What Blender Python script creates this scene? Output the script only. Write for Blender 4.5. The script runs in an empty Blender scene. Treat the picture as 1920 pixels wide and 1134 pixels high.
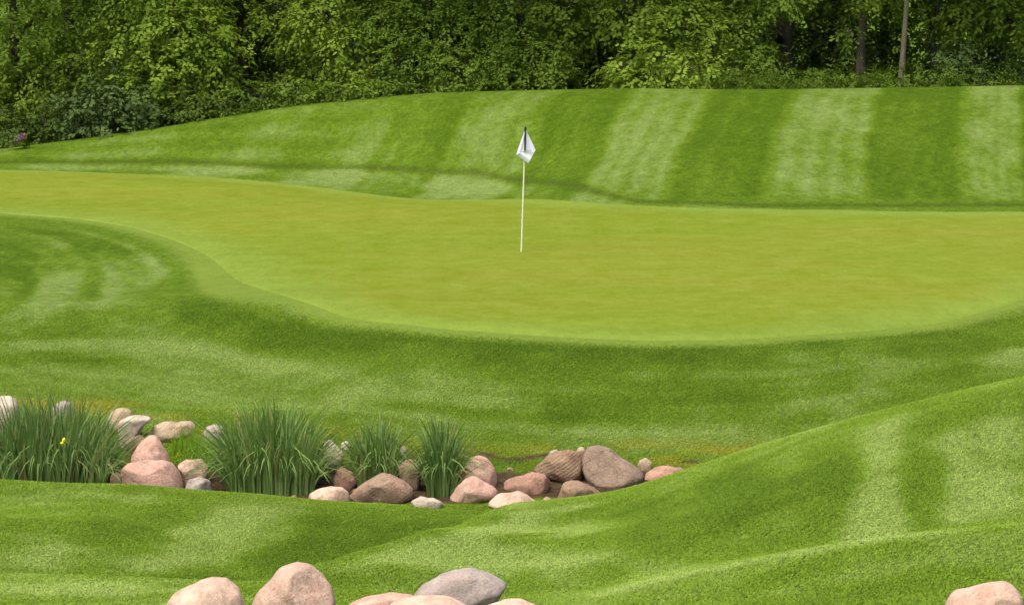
import bpy, math, random
import numpy as np
from mathutils import noise as mnoise, Vector

random.seed(7)
RNG = np.random.default_rng(7)
S = bpy.context.scene
COL = S.collection

# ------------------------------------------------------------------ camera
F_PX = 4950.0                       # focal length in photograph pixels
CAM_Z = 5.2                         # metres above the putting green
PITCH = math.atan(667.0 / F_PX)     # horizon lies 100 px above the frame
cam = bpy.data.cameras.new('camera')
cam.sensor_width = 36.0
cam.lens = 36.0 * F_PX / 1920.0
cam.clip_start = 0.5
cam.clip_end = 3000
camo = bpy.data.objects.new('camera', cam)
COL.objects.link(camo)
camo.location = (0, 0, CAM_Z)
camo.rotation_euler = (math.radians(90) - PITCH, 0, 0)
S.camera = camo

# ------------------------------------------------------------------ light
SUN_EL, SUN_AZ = 66.0, -140.0        # azimuth clockwise from +Y (left, behind)
w = bpy.data.worlds.new('World'); S.world = w; w.use_nodes = True
nt = w.node_tree
sky = nt.nodes.new('ShaderNodeTexSky')
sky.sky_type = 'NISHITA'; sky.sun_disc = False
sky.sun_elevation = math.radians(SUN_EL); sky.sun_rotation = math.radians(SUN_AZ)
sky.air_density = 0.6; sky.dust_density = 4.0; sky.ozone_density = 0.6
bg = nt.nodes['Background']; bg.inputs[1].default_value = 0.105
nt.links.new(sky.outputs[0], bg.inputs[0])
sun = bpy.data.lights.new('sun', 'SUN'); sun.energy = 1.5; sun.angle = math.radians(28)
sun.color = (1.0, 0.97, 0.91)
suno = bpy.data.objects.new('sun', sun); COL.objects.link(suno)
el, az = math.radians(SUN_EL), math.radians(SUN_AZ)
sd = Vector((math.sin(az) * math.cos(el), math.cos(az) * math.cos(el), math.sin(el)))
suno.rotation_euler = sd.to_track_quat('Z', 'Y').to_euler()
suno.location = (0, 0, 60)
S.view_settings.view_transform = 'Standard'; S.view_settings.look = 'None'
S.view_settings.gamma = 1.0; S.view_settings.exposure = 1.42
S.cycles.filter_width = 1.5

# ------------------------------------------------------------------ pixels -> places
def slope(py):
    return np.tan(PITCH + np.arctan((np.asarray(py, float) - 567.0) / F_PX))
def lat(px, py):                    # X per metre of Y
    b = -(np.asarray(py, float) - 567.0) / F_PX
    return (np.asarray(px, float) - 960.0) / F_PX / (math.cos(PITCH) + b * math.sin(PITCH))
def at(px, py, Y):
    return np.array([float(lat(px, py)) * Y, Y, CAM_Z - Y * float(slope(py))])
def to_px(X, Y, Z):
    dz = Z - CAM_Z
    fwd = Y * math.cos(PITCH) - dz * math.sin(PITCH)
    up = Y * math.sin(PITCH) + dz * math.cos(PITCH)
    return 960 + F_PX * X / fwd, 567 - F_PX * up / fwd

# ------------------------------------------------------------------ terrain heights
CP = []
def cp(px, py, Y): CP.append(at(px, py, Y))
def cz(px, Y, Z): CP.append(np.array([(px - 960) / F_PX * Y * 1.008, Y, Z]))
def flat(px, py, z=0.0): cp(px, py, (CAM_Z - z) / float(slope(py)))
# left lawn in front of the stream
for px in (-500, -200, 0):
    for py, Y in ((1134, 16.5), (1040, 20.5), (970, 24), (925, 27), (905, 28.3)): cp(px, py, Y)
    cz(px, 28.9, -.93); cz(px, 30.4, -.9)
    for py, Y in ((775, 31.2), (745, 31.9), (660, 36), (560, 40), (480, 45), (418, 49.8)): cp(px, py, Y)
for py, Y in ((1134, 16.8), (1045, 20.4), (977, 24.1), (937, 26.8), (912, 28.3)): cp(250, py, Y)
cz(250, 28.9, -.88); cz(250, 30.2, -.85)
for py, Y in ((803, 30.9), (760, 32), (640, 37), (540, 42), (450, 47)): cp(250, py, Y)
for py, Y in ((1134, 17), (1050, 20.3), (985, 24.2), (950, 26.5), (927, 28.25)): cp(480, py, Y)
cz(480, 28.8, -.88); cz(480, 29.9, -.82)
for py, Y in ((815, 30.6), (760, 32.5), (690, 35), (640, 36.5), (590, 37.5)): cp(480, py, Y)
cp(720, 940, 28.2); cz(720, 28.65, -.88); cz(720, 29.7, -.82)
for py, Y in ((843, 30.4), (760, 32.5), (680, 34.3), (614, 36.1)): cp(720, py, Y)
cp(960, 957, 28.1); cz(960, 28.5, -.9); cz(960, 29.8, -.78)
for py, Y in ((853, 30.35), (780, 32), (700, 33.5), (638, 35)): cp(960, py, Y)
cz(1200, 28.5, -.85); cz(1200, 29.8, -.76)
for py, Y in ((858, 30.5), (760, 32.3), (690, 33.6), (645, 34.8)): cp(1200, py, Y)
cz(1440, 29.3, -.8)
for py, Y in ((830, 31), (740, 32.6), (640, 35)): cp(1440, py, Y)
for px in (1920, 2300):
    for py, Y in ((720, 33), (640, 36), (562, 39)): cp(px, py, Y)
    cz(px, 30, -.5)
# mound on the right: crest, the drop behind it, the near face
for px, py, Y in ((1000, 952, 27.6), (1100, 935, 27.2), (1200, 912, 26.8), (1300, 877, 26.3), (1400, 845, 25.8),
                  (1560, 800, 25), (1740, 757, 24.3), (1920, 718, 23.6), (2250, 690, 23)): cp(px, py, Y)
for px, Y, Z in ((1200, 27.7, -.62), (1400, 27.2, -.1), (1400, 28.4, -.66), (1700, 26.4, .5), (1700, 28.4, -.35),
                 (1920, 25.9, .85), (1920, 28.4, -.15), (2250, 25.5, 1.1), (2250, 28.4, 0)): cz(px, Y, Z)
for px, py, Y in ((1920, 850, 21.3), (1920, 950, 19.2), (1560, 850, 23), (1560, 920, 20.8), (1300, 920, 23.8),
                  (1300, 980, 21), (1080, 985, 24), (1080, 1040, 21), (2250, 850, 20.8)): cp(px, py, Y)
# nearest rise on the right
for px, py, Y in ((2250, 975, 17), (1920, 988, 17.3), (1740, 1000, 17.4), (1560, 1020, 17.6), (1430, 1045, 17.75),
                  (1300, 1073, 17.9), (1180, 1100, 18.0), (1080, 1122, 18.1)): cp(px, py, Y)
for px, Y, Z in ((2250, 18.2, 1.2), (1920, 18.4, 1.12), (1740, 18.5, 1.01), (1560, 18.7, .88), (1430, 18.75, .79),
                 (1300, 18.8, .69), (1080, 18.9, .5)): cz(px, Y, Z)
for px, Y in ((2250, 14.8), (1920, 15), (1560, 15.5), (1300, 16.5), (1080, 17.5)): cp(px, 1134, Y)
# left flank of the mound, a low lip in front of the lawn
for px, py, Y in ((900, 990, 24.5), (800, 1020, 22.5), (700, 1052, 20.8), (620, 1078, 19.5)): cp(px, py, Y)
cp(800, 1134, 17.4); cp(800, 1080, 19.2); cp(940, 1060, 20.5)
# ground towards the camera
for X in (-9, 0, 9): CP.append(np.array([X, 9.0, 2.35])); CP.append(np.array([X, 0.0, 3.5])); CP.append(np.array([X, -8.0, 3.6]))
# putting green, almost level
for px in (-500, -150, 150): 
    for py in (330, 365, 395): flat(px, py, -.01)
for px in (450, 700, 950, 1250, 1550, 1900, 2250):
    for py in (350 if px < 700 else 395, 430, 490, 545): flat(px, py, 0.0)
for px in (700, 950, 1250, 1550): flat(px, 595, 0.0)
# slope beyond the green
for px, py in ((-500, 305), (0, 304), (200, 303), (400, 305), (700, 314), (900, 321), (1030, 341), (1200, 377), (1500, 385),
               (1700, 384), (1920, 383), (2300, 380)): flat(px, py, .03)
for px, py, Y in ((-500, 300, 65), (0, 287, 65), (150, 270, 65.5), (350, 240, 66), (560, 210, 66), (750, 188, 66), (900, 180, 65.5),
                  (1150, 173, 64), (1330, 173, 63.5), (1500, 172, 63), (1700, 169, 63), (1920, 165, 63), (2300, 160, 63)):
    cp(px, py, Y)
    z = CP[-1][2]
    cz(px, Y + 3, z - .12); cz(px, Y + 9, z - .35); cz(px, Y + 20, z - .5)
for px, py, Y in ((1250, 300, 57), (1250, 230, 60.3), (1500, 300, 56.3), (1500, 230, 59.5), (1920, 300, 56.3), (1920, 228, 59.5),
                  (960, 250, 62.5), (2300, 300, 56.2), (600, 260, 64.6)): cp(px, py, Y)
CP = np.array(CP)
_n = len(CP)
def _ker(d2): return np.where(d2 > 1e-12, d2 * np.log(np.maximum(d2, 1e-12)), 0.0)
_A = np.zeros((_n + 3, _n + 3))
_d2 = ((CP[:, None, :2] - CP[None, :, :2]) ** 2).sum(-1)
_A[:_n, :_n] = _ker(_d2) + np.eye(_n) * 0.012
_A[:_n, _n] = 1; _A[:_n, _n + 1:] = CP[:, :2]; _A[_n, :_n] = 1; _A[_n + 1:, :_n] = CP[:, :2].T
_W = np.linalg.solve(_A, np.concatenate([CP[:, 2], np.zeros(3)]))
def _sms(x, a, b):
    t = np.clip((x - a) / (b - a), 0, 1); return t * t * (3 - 2 * t)
CREST = np.array([at(*q)[:2] for q in ((540, 1105, 18.4), (620, 1078, 19.5), (700, 1052, 20.8), (800, 1020, 22.5), (900, 990, 24.5), (1000, 955, 27.0), (1100, 936, 27.2))])
def H(X, Y):
    X = np.asarray(X, float); Y = np.asarray(Y, float); sh = np.broadcast(X, Y).shape
    X = np.broadcast_to(X, sh).ravel(); Y = np.broadcast_to(Y, sh).ravel()
    lim = np.maximum(.27 * np.abs(Y), 6.0)
    Xc = np.clip(X, -lim, lim); Yc = np.clip(Y, -8, 86)
    out = np.empty(len(Xc))
    for i in range(0, len(Xc), 40000):
        a, b = Xc[i:i + 40000], Yc[i:i + 40000]
        d2 = (a[:, None] - CP[None, :, 0]) ** 2 + (b[:, None] - CP[None, :, 1]) ** 2
        out[i:i + 40000] = _ker(d2) @ _W[:_n] + _W[_n] + a * _W[_n + 1] + b * _W[_n + 2]
    # the mound's flank ends in a low step above the lawn behind it
    m = (Yc > 16) & (Yc < 31) & (np.abs(Xc) < 4.5)
    if m.any():
        a, b = Xc[m], Yc[m]; best = np.full(a.shape, 1e9); sg = np.zeros(a.shape); tt = np.zeros(a.shape)
        for q in range(len(CREST) - 1):
            p0, e = CREST[q], CREST[q + 1] - CREST[q]; L = (e ** 2).sum()
            t = np.clip(((a - p0[0]) * e[0] + (b - p0[1]) * e[1]) / L, 0, 1)
            dx, dy = a - p0[0] - t * e[0], b - p0[1] - t * e[1]; d = np.hypot(dx, dy); k = d < best
            best = np.where(k, d, best); sg = np.where(k, e[0] * dy - e[1] * dx, sg); tt = np.where(k, (q + t) / (len(CREST) - 1), tt)
        amp = .30 * _sms(tt, .0, .15) * (1 - _sms(tt, .62, .92))
        drop = np.where(sg > 0, _sms(best, 0, .55) * (1 - _sms(best, .6, 4.2)), 0.0)
        lift = np.where(sg > 0, 1 - _sms(best, 0, .3), 1 - _sms(best, 0, 1.3)) * .35
        out[m] += amp * (lift - drop)
    t = np.clip((Y - 76) / 30, 0, 1)
    out = out * (1 - t) + 0.6 * t
    return out.reshape(sh)
def hz(x, y): return float(H(np.array([x]), np.array([y]))[0])
_YS = np.concatenate([np.arange(12, 40, .05), np.arange(40, 90, .12)])
def hit(px, py):
    """first ground point met by the ray through a pixel"""
    z = CAM_Z - _YS * float(slope(py)); g = H(float(lat(px, py)) * _YS, _YS)
    k = np.argmax(z <= g) if (z <= g).any() else len(_YS) - 1
    k = max(k, 1)
    a, b = (z - g)[k - 1], (z - g)[k]
    f = a / (a - b) if a != b else 0
    Y = _YS[k - 1] + (_YS[k] - _YS[k - 1]) * min(max(f, 0), 1)
    return np.array([float(lat(px, py)) * Y, Y])
def path(pts): return np.array([hit(*p) for p in pts])
def dist_path(X, Y, P):
    d = np.full(X.shape, 1e9); tt = np.zeros(X.shape); n = len(P) - 1
    for i in range(n):
        a, b = P[i], P[i + 1]; ab = b - a; L = (ab ** 2).sum() + 1e-9
        t = np.clip(((X - a[0]) * ab[0] + (Y - a[1]) * ab[1]) / L, 0, 1)
        q = np.hypot(X - a[0] - t * ab[0], Y - a[1] - t * ab[1])
        m = q < d; d = np.where(m, q, d); tt = np.where(m, (i + t) / n, tt)
    return d, tt
def sm(x, a, b):
    t = np.clip((x - a) / (b - a), 0, 1); return t * t * (3 - 2 * t)
def vnoise(X, Y, s, seed=0):
    """cheap smooth value noise on a plane"""
    x = X * s + seed * 17.3; y = Y * s + seed * 5.1
    i = np.floor(x); j = np.floor(y); u = x - i; v = y - j
    u = u * u * (3 - 2 * u); v = v * v * (3 - 2 * v)
    h = lambda a, b: np.modf(np.abs(np.sin(a * 127.1 + b * 311.7 + seed * 74.7) * 43758.5453))[0]
    return (h(i, j) * (1 - u) + h(i + 1, j) * u) * (1 - v) + (h(i, j + 1) * (1 - u) + h(i + 1, j + 1) * u) * v

# ------------------------------------------------------------------ helpers
def tag(o, label=None, cat=None, group=None, kind=None):
    if label: o['label'] = label
    if cat: o['category'] = cat
    if group: o['group'] = group
    if kind: o['kind'] = kind
    return o
def empty(name, loc):
    o = bpy.data.objects.new(name, None); COL.objects.link(o); o.location = loc
    o.empty_display_size = .2
    return o
def mesh_obj(name, V, F, mat, parent=None, smooth=False, loc=None):
    """V (n,3) array, F list/array of faces; vertices are world positions, moved to the parent's or loc's origin"""
    V = np.asarray(V, np.float32)
    org = np.array(parent.location if parent is not None else (loc if loc is not None else (0, 0, 0)), np.float32)
    if parent is not None and parent.parent is not None: org = org + np.array(parent.parent.location, np.float32)
    me = bpy.data.meshes.new(name)
    V = V - org
    if isinstance(F, np.ndarray):
        k = F.shape[1]
        me.vertices.add(len(V)); me.vertices.foreach_set('co', V.ravel())
        me.loops.add(F.size); me.loops.foreach_set('vertex_index', F.astype(np.int32).ravel())
        me.polygons.add(len(F)); me.polygons.foreach_set('loop_start', np.arange(0, F.size, k, dtype=np.int32))
        me.update(calc_edges=True); me.validate()
    else:
        me.from_pydata([tuple(map(float, v)) for v in V], [], F); me.update()
    if smooth: me.polygons.foreach_set('use_smooth', np.ones(len(me.polygons), bool))
    me.materials.append(mat)
    o = bpy.data.objects.new(name, me); COL.objects.link(o)
    if parent is not None: o.parent = parent
    elif loc is not None: o.location = loc
    return o
def tube(P, R, n=7):
    """a tapered tube through points P with radii R -> verts, quads"""
    P = np.asarray(P, float); R = np.asarray(R, float); V = []; Fq = []
    for i in range(len(P)):
        t = P[min(i + 1, len(P) - 1)] - P[max(i - 1, 0)]; t /= np.linalg.norm(t) + 1e-9
        a = np.cross(t, (0.3, 1, 0.2)); a /= np.linalg.norm(a) + 1e-9; b = np.cross(t, a)
        for k in range(n):
            g = 2 * math.pi * k / n
            V.append(P[i] + R[i] * (math.cos(g) * a + math.sin(g) * b))
    for i in range(len(P) - 1):
        for k in range(n):
            Fq.append((i * n + k, i * n + (k + 1) % n, (i + 1) * n + (k + 1) % n, (i + 1) * n + k))
    Fq.append(tuple(range((len(P) - 1) * n, len(P) * n)))
    return V, Fq
def merge(parts):
    V, F = [], []
    for v, f in parts:
        k = len(V); V.extend(v); F.extend([tuple(i + k for i in q) for q in f])
    return V, F

# ------------------------------------------------------------------ materials
class NB:
    """small node-building helper"""
    def __init__(s, name):
        s.m = bpy.data.materials.new(name); s.m.use_nodes = True; s.t = s.m.node_tree
        s.p = s.t.nodes['Principled BSDF']; s.out = s.t.nodes['Material Output']
        s.p.inputs['Roughness'].default_value = .85
        s.p.inputs['Specular IOR Level'].default_value = .25
    def n(s, typ, **kw):
        o = s.t.nodes.new(typ)
        for k, v in kw.items(): setattr(o, k, v)
        return o
    def l(s, a, b): s.t.links.new(a, b)
    def coord(s, kind='Object', scale=(1, 1, 1), rot=(0, 0, 0)):
        c = s.n('ShaderNodeTexCoord'); m = s.n('ShaderNodeMapping')
        m.inputs['Scale'].default_value = scale; m.inputs['Rotation'].default_value = rot
        s.l(c.outputs[kind], m.inputs['Vector']); return m.outputs[0]
    def noise(s, vec, scale, detail=4, rough=.55, lo=.3, hi=.7):
        o = s.n('ShaderNodeTexNoise'); o.inputs['Scale'].default_value = scale
        o.inputs['Detail'].default_value = detail; o.inputs['Roughness'].default_value = rough
        s.l(vec, o.inputs['Vector']); return s.rng(o.outputs['Fac'], lo, hi)
    def rng(s, v, lo, hi, a=0.0, b=1.0):
        r = s.n('ShaderNodeMapRange'); s.l(v, r.inputs[0])
        for i, x in enumerate((lo, hi, a, b)): r.inputs[i + 1].default_value = x
        return r.outputs[0]
    def mix(s, f, a, b, typ='MIX'):
        m = s.n('ShaderNodeMix', data_type='RGBA', blend_type=typ)
        for sock, v in ((m.inputs[0], f), (m.inputs[6], a), (m.inputs[7], b)):
            if isinstance(v, (int, float)): sock.default_value = v
            elif isinstance(v, tuple): sock.default_value = (*v, 1)
            else: s.l(v, sock)
        return m.outputs[2]
    def math(s, op, a, b=0.0, clamp=False):
        m = s.n('ShaderNodeMath', operation=op, use_clamp=clamp)
        for i, v in enumerate((a, b)):
            if isinstance(v, (int, float)): m.inputs[i].default_value = v
            else: s.l(v, m.inputs[i])
        return m.outputs[0]
    def bump(s, h, strength, dist):
        b = s.n('ShaderNodeBump'); b.inputs['Strength'].default_value = strength; b.inputs['Distance'].default_value = dist
        s.l(h, b.inputs['Height']); s.l(b.outputs[0], s.p.inputs['Normal'])

DARK, MID, LITE = (.044, .086, .004), (.076, .130, .010), (.140, .196, .056)
DRY, SOIL, FRINGE = (.175, .160, .018), (.022, .016, .010), (.128, .178, .030)
COLLAR = [None]
def grass_colour(b, attr_type):
    """mown-grass colour from the 'mow' attribute: r = cut direction and painted light, g = dry, b = bare soil, a = collar"""
    a = b.n('ShaderNodeAttribute', attribute_type=attr_type, attribute_name='mow_light')
    sep = b.n('ShaderNodeSeparateColor'); b.l(a.outputs['Color'], sep.inputs[0])
    r = b.n('ShaderNodeValToRGB'); e = r.color_ramp.elements
    e[0].position = 0.0; e[0].color = (*DARK, 1); e[1].position = 1.0; e[1].color = (*LITE, 1)
    m = e.new(.5); m.color = (*MID, 1)
    b.l(sep.outputs[0], r.inputs[0])
    c = b.mix(a.outputs['Alpha'], r.outputs[0], FRINGE); COLLAR[0] = a.outputs['Alpha']
    c = b.mix(sep.outputs[1], c, DRY)
    return c, sep.outputs[2]
def mat_lawn():
    b = NB('mown_lawn'); v = b.coord('Object')
    c, soil = grass_colour(b, 'GEOMETRY')
    n1 = b.noise(v, 1.1, 5, .6); n2 = b.noise(v, 5, 6, .75, .35, .68); n3 = b.noise(b.coord('Object', (5, 3.2, 3)), 1, 6, .78, .34, .66)
    f = b.noise(b.coord('Object', (9, 7, 4)), 1, 5, .85, .34, .66)
    c = b.mix(b.math('MULTIPLY', n1, .22), c, (.070, .122, .004))
    c = b.mix(b.math('MULTIPLY', n2, .12), c, (.130, .178, .034))
    for k, lo, hi in ((n3, .76, 1.15), (f, .70, 1.20)):
        cmb = b.n('ShaderNodeCombineColor'); r0 = b.rng(k, 0, 1, lo, hi)
        for q in range(3): b.l(r0, cmb.inputs[q])
        c = b.mix(b.math('SUBTRACT', 1.0, b.math('MULTIPLY', COLLAR[0], .7)), c, cmb.outputs[0], 'MULTIPLY')
    c = b.mix(1.0, c, (1.06, 1.04, .95), 'MULTIPLY')
    sn = b.noise(v, 14, 5, .7); sc = b.mix(sn, SOIL, (.085, .056, .030))
    c = b.mix(b.math('MULTIPLY', soil, 1.0, True), c, sc)
    b.l(c, b.p.inputs['Base Color'])
    b.bump(b.math('ADD', f, b.math('MULTIPLY', n2, 1.5)), .5, .015)
    b.p.inputs['Roughness'].default_value = .95; b.p.inputs['Specular IOR Level'].default_value = .03
    return b.m
def mat_tuft():
    b = NB('grass_blade'); c, soil = grass_colour(b, 'INSTANCER')
    oi = b.n('ShaderNodeObjectInfo'); rnd = oi.outputs['Random']
    c = b.mix(b.math('MULTIPLY', rnd, .10), c, (.16, .19, .04))
    isl = b.n('ShaderNodeNewGeometry').outputs['Random Per Island']
    c = b.mix(b.math('MULTIPLY', isl, .14), c, (.055, .098, .003)); c = b.mix(1.0, c, (2.28, 2.16, 1.75), 'MULTIPLY')
    cmb = b.n('ShaderNodeCombineColor'); r0 = b.rng(b.n('ShaderNodeTexWhiteNoise', noise_dimensions='1D').outputs[0], 0, 1, .68, 1.34)
    for nd in b.t.nodes:
        if nd.type == 'TEX_WHITE_NOISE': b.l(b.math('MULTIPLY', rnd, 917.0), nd.inputs['W'])
    for q in range(3): b.l(r0, cmb.inputs[q])
    c = b.mix(1.0, c, cmb.outputs[0], 'MULTIPLY')
    b.l(c, b.p.inputs['Base Color'])
    tr = b.n('ShaderNodeBsdfTranslucent'); b.l(c, tr.inputs[0])
    mx = b.n('ShaderNodeMixShader'); mx.inputs[0].default_value = .3
    b.l(b.p.outputs[0], mx.inputs[1]); b.l(tr.outputs[0], mx.inputs[2]); b.l(mx.outputs[0], b.out.inputs[0])
    return b.m
def mat_green():
    b = NB('putting_green_turf')
    big = b.noise(b.coord('Object', (.13, .16, 1), (0, 0, .12)), 1, 4, .5, .38, .62)
    st = b.noise(b.coord('Object', (.16, .75, 1), (0, 0, .05)), 1, 6, .68, .38, .62)
    fine = b.noise(b.coord('Object', (1.6, 1.3, 1)), 1, 7, .8, .36, .64)
    sp = b.noise(b.coord('Object', (9, 2.2, 1)), 1, 5, .85, .36, .64)
    c = b.mix(big, (.116, .156, .006), (.148, .162, .010))
    c = b.mix(b.math('MULTIPLY', st, .62), c, (.098, .142, .006))
    c = b.mix(b.math('MULTIPLY', fine, .34), c, (.172, .190, .036))
    c = b.mix(b.math('MULTIPLY', sp, .34), c, (.092, .126, .005))
    sep = b.n('ShaderNodeSeparateXYZ'); cc = b.n('ShaderNodeTexCoord'); b.l(cc.outputs['Object'], sep.inputs[0])
    e = b.n('ShaderNodeAttribute', attribute_name='edge')     # lighter, greener clean-up cut round the rim
    c = b.mix(b.math('MULTIPLY', e.outputs['Fac'], .75), c, (.125, .178, .020))
    for k, lo, hi in ((st, .95, 1.05), (fine, .92, 1.07), (sp, .90, 1.08)):
        cmb = b.n('ShaderNodeCombineColor'); r0 = b.rng(k, 0, 1, lo, hi)
        for q in range(3): b.l(r0, cmb.inputs[q])
        c = b.mix(1.0, c, cmb.outputs[0], 'MULTIPLY')
    c = b.mix(1.0, c, (1.10, 1.105, 1.45), 'MULTIPLY')
    b.l(c, b.p.inputs['Base Color']); b.bump(fine, .35, .006)
    b.p.inputs['Roughness'].default_value = .95; b.p.inputs['Specular IOR Level'].default_value = .03
    return b.m
def mat_leaf(name, a, c2, trans=.35, dead=False):
    b = NB(name); isl = b.n('ShaderNodeNewGeometry').outputs['Random Per Island']
    big = b.noise(b.coord('Object'), .8, 3, .6, .38, .62)
    f = b.math('ADD', b.math('MULTIPLY', isl, .48), b.math('MULTIPLY', big, .52), True)
    c = b.mix(f, a, c2)
    if dead: c = b.mix(b.rng(isl, .955, .965), c, (.30, .25, .10))
    b.l(c, b.p.inputs['Base Color'])
    b.p.inputs['Roughness'].default_value = .65; b.p.inputs['Specular IOR Level'].default_value = .12
    tr = b.n('ShaderNodeBsdfTranslucent'); b.l(b.mix(.35, c, (c2[0] * 1.2, c2[1] * 1.15, c2[2] * .6)), tr.inputs[0])
    mx = b.n('ShaderNodeMixShader'); mx.inputs[0].default_value = trans
    b.l(b.p.outputs[0], mx.inputs[1]); b.l(tr.outputs[0], mx.inputs[2]); b.l(mx.outputs[0], b.out.inputs[0])
    return b.m
def mat_bark(name, a, c2):
    b = NB(name); n = b.noise(b.coord('Object', (14, 14, 2.2)), 1, 6, .7); n2 = b.noise(b.coord('Object'), 2.2, 3)
    c = b.mix(n, a, c2); c = b.mix(b.math('MULTIPLY', n2, .35), c, (.05, .065, .03)); b.l(c, b.p.inputs['Base Color'])
    b.bump(n, .8, .03); b.p.inputs['Roughness'].default_value = .95
    return b.m
def mat_rock(name, a, c2, spot, vein, layered=0.0, speck=.5):
    b = NB(name); v = b.coord('Object'); oi = b.n('ShaderNodeObjectInfo')
    off = b.n('ShaderNodeVectorMath', operation='ADD'); b.l(v, off.inputs[0])
    sc = b.n('ShaderNodeVectorMath', operation='SCALE'); sc.inputs[3].default_value = 9.0
    cb = b.n('ShaderNodeCombineXYZ'); b.l(oi.outputs['Random'], cb.inputs[0]); b.l(oi.outputs['Random'], cb.inputs[1])
    b.l(cb.outputs[0], sc.inputs[0]); b.l(sc.outputs[0], off.inputs[1]); v = off.outputs[0]
    n1 = b.noise(v, 3.2, 5, .6, .35, .65); n2 = b.noise(v, 8, 7, .75, .42, .68); f = b.noise(v, 34, 4, .9, .40, .62)
    f2 = b.noise(v, 60, 3, .9, .50, .66)
    c = b.mix(n1, a, c2)
    c = b.mix(b.math('MULTIPLY', b.noise(v, 5.0, 5, .7, .50, .64), .85), c, spot)
    c = b.mix(b.math('MULTIPLY', f, speck * .75), c, vein)
    c = b.mix(b.math('MULTIPLY', f2, .52), c, (a[0] * .38, a[1] * .35, a[2] * .33))
    c = b.mix(b.math('MULTIPLY', n2, .46), c, (a[0] * .45, a[1] * .44, a[2] * .42))
    c = b.mix(b.math('MULTIPLY', b.noise(v, 2.1, 6, .7, .54, .70), .55), c, (.17, .145, .10))
    hs = b.n('ShaderNodeHueSaturation'); b.l(c, hs.inputs['Color']); b.l(b.rng(oi.outputs['Random'], 0, 1, .98, 1.2), hs.inputs['Value'])
    c = hs.outputs[0]
    cr = b.n('ShaderNodeTexNoise'); cr.inputs['Scale'].default_value = 4.2; cr.inputs['Detail'].default_value = 6; cr.inputs['Distortion'].default_value = .6; b.l(v, cr.inputs['Vector'])
    crk = b.rng(b.math('ABSOLUTE', b.math('SUBTRACT', cr.outputs['Fac'], .5)), .0, .012, 1.0, 0.0)
    crk = b.math('MULTIPLY', crk, b.noise(v, 2.5, 3, .5, .5, .62))
    c = b.mix(b.math('MULTIPLY', crk, .55), c, (a[0] * .35, a[1] * .32, a[2] * .28))
    c = b.mix(1.0, c, (1.0, .915, .85), 'MULTIPLY')
    h = b.math('SUBTRACT', b.math('ADD', b.math('MULTIPLY', f, .45), b.math('MULTIPLY', n2, 1.4)), b.math('MULTIPLY', crk, 1.5))
    if layered:
        wv = b.n('ShaderNodeTexWave', wave_type='BANDS', bands_direction='Z'); wv.inputs['Scale'].default_value = 9.0
        wv.inputs['Distortion'].default_value = 3.5; wv.inputs['Detail'].default_value = 4; wv.inputs['Detail Scale'].default_value = 4
        mp = b.n('ShaderNodeMapping'); mp.inputs['Rotation'].default_value = (0, math.radians(33), 0)
        b.l(v, mp.inputs[0]); b.l(mp.outputs[0], wv.inputs[0])
        c = b.mix(b.math('MULTIPLY', b.math('MULTIPLY', b.rng(wv.outputs['Fac'], .45, .9), b.noise(v, 12, 4, .7, .35, .6)), layered), c, vein)
        h = b.math('ADD', h, b.math('MULTIPLY', wv.outputs['Fac'], layered * 1.5))
    b.l(c, b.p.inputs['Base Color']); b.bump(h, .55, .018); b.p.inputs['Roughness'].default_value = .8
    return b.m
def mat_plain(name, col, rough=.6, trans=0.0):
    b = NB(name); n = b.noise(b.coord('Object'), 30, 3, .6)
    c = b.mix(b.math('MULTIPLY', n, .12), col, tuple(x * .7 for x in col)); b.l(c, b.p.inputs['Base Color'])
    b.p.inputs['Roughness'].default_value = rough
    if trans:
        tr = b.n('ShaderNodeBsdfTranslucent'); b.l(c, tr.inputs[0]); mx = b.n('ShaderNodeMixShader'); mx.inputs[0].default_value = trans
        b.l(b.p.outputs[0], mx.inputs[1]); b.l(tr.outputs[0], mx.inputs[2]); b.l(mx.outputs[0], b.out.inputs[0])
    return b.m

M = dict(lawn=mat_lawn(), tuft=mat_tuft(), green=mat_green())
M['lf_bright'] = mat_leaf('leaf_bright', (.105, .178, .012), (.275, .375, .044), .45)
M['lf_mid'] = mat_leaf('leaf_mid', (.072, .134, .010), (.190, .275, .032), .4)
M['lf_dark'] = mat_leaf('leaf_dark', (.034, .063, .008), (.075, .118, .016), .3)  # dark shrubs, and shade painted into the wood's gaps
M['lf_grey'] = mat_leaf('leaf_greyish', (.046, .084, .018), (.105, .152, .040), .3)
M['lf_under'] = mat_leaf('leaf_undergrowth', (.055, .104, .008), (.125, .190, .018), .35)
M['bark_dark'] = mat_bark('bark_dark', (.030, .024, .018), (.070, .056, .042))
M['bark_brown'] = mat_bark('bark_brown', (.065, .048, .036), (.140, .105, .080))
M['bark_pale'] = mat_bark('bark_pale', (.150, .125, .070), (.260, .220, .130))
M['iris'] = mat_leaf('iris_leaf', (.056, .132, .018), (.250, .360, .100), .36, True)
M['iris_dark'] = mat_leaf('iris_leaf_dark', (.044, .106, .017), (.215, .315, .088), .36, True)
M['sedge'] = mat_leaf('sedge_leaf', (.14, .26, .012), (.27, .42, .03), .4)
M['r_pink'] = mat_rock('pink_granite', (.47, .285, .215), (.57, .39, .31), (.53, .28, .21), (.66, .52, .44))
M['r_palepink'] = mat_rock('pale_pink_granite', (.58, .42, .32), (.68, .53, .42), (.58, .38, .28), (.36, .25, .19))
M['r_tan'] = mat_rock('tan_stone', (.36, .27, .17), (.46, .37, .25), (.30, .20, .11), (.55, .48, .37))
M['r_cream'] = mat_rock('cream_stone', (.50, .44, .34), (.58, .52, .43), (.46, .34, .25), (.66, .62, .54))
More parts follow.
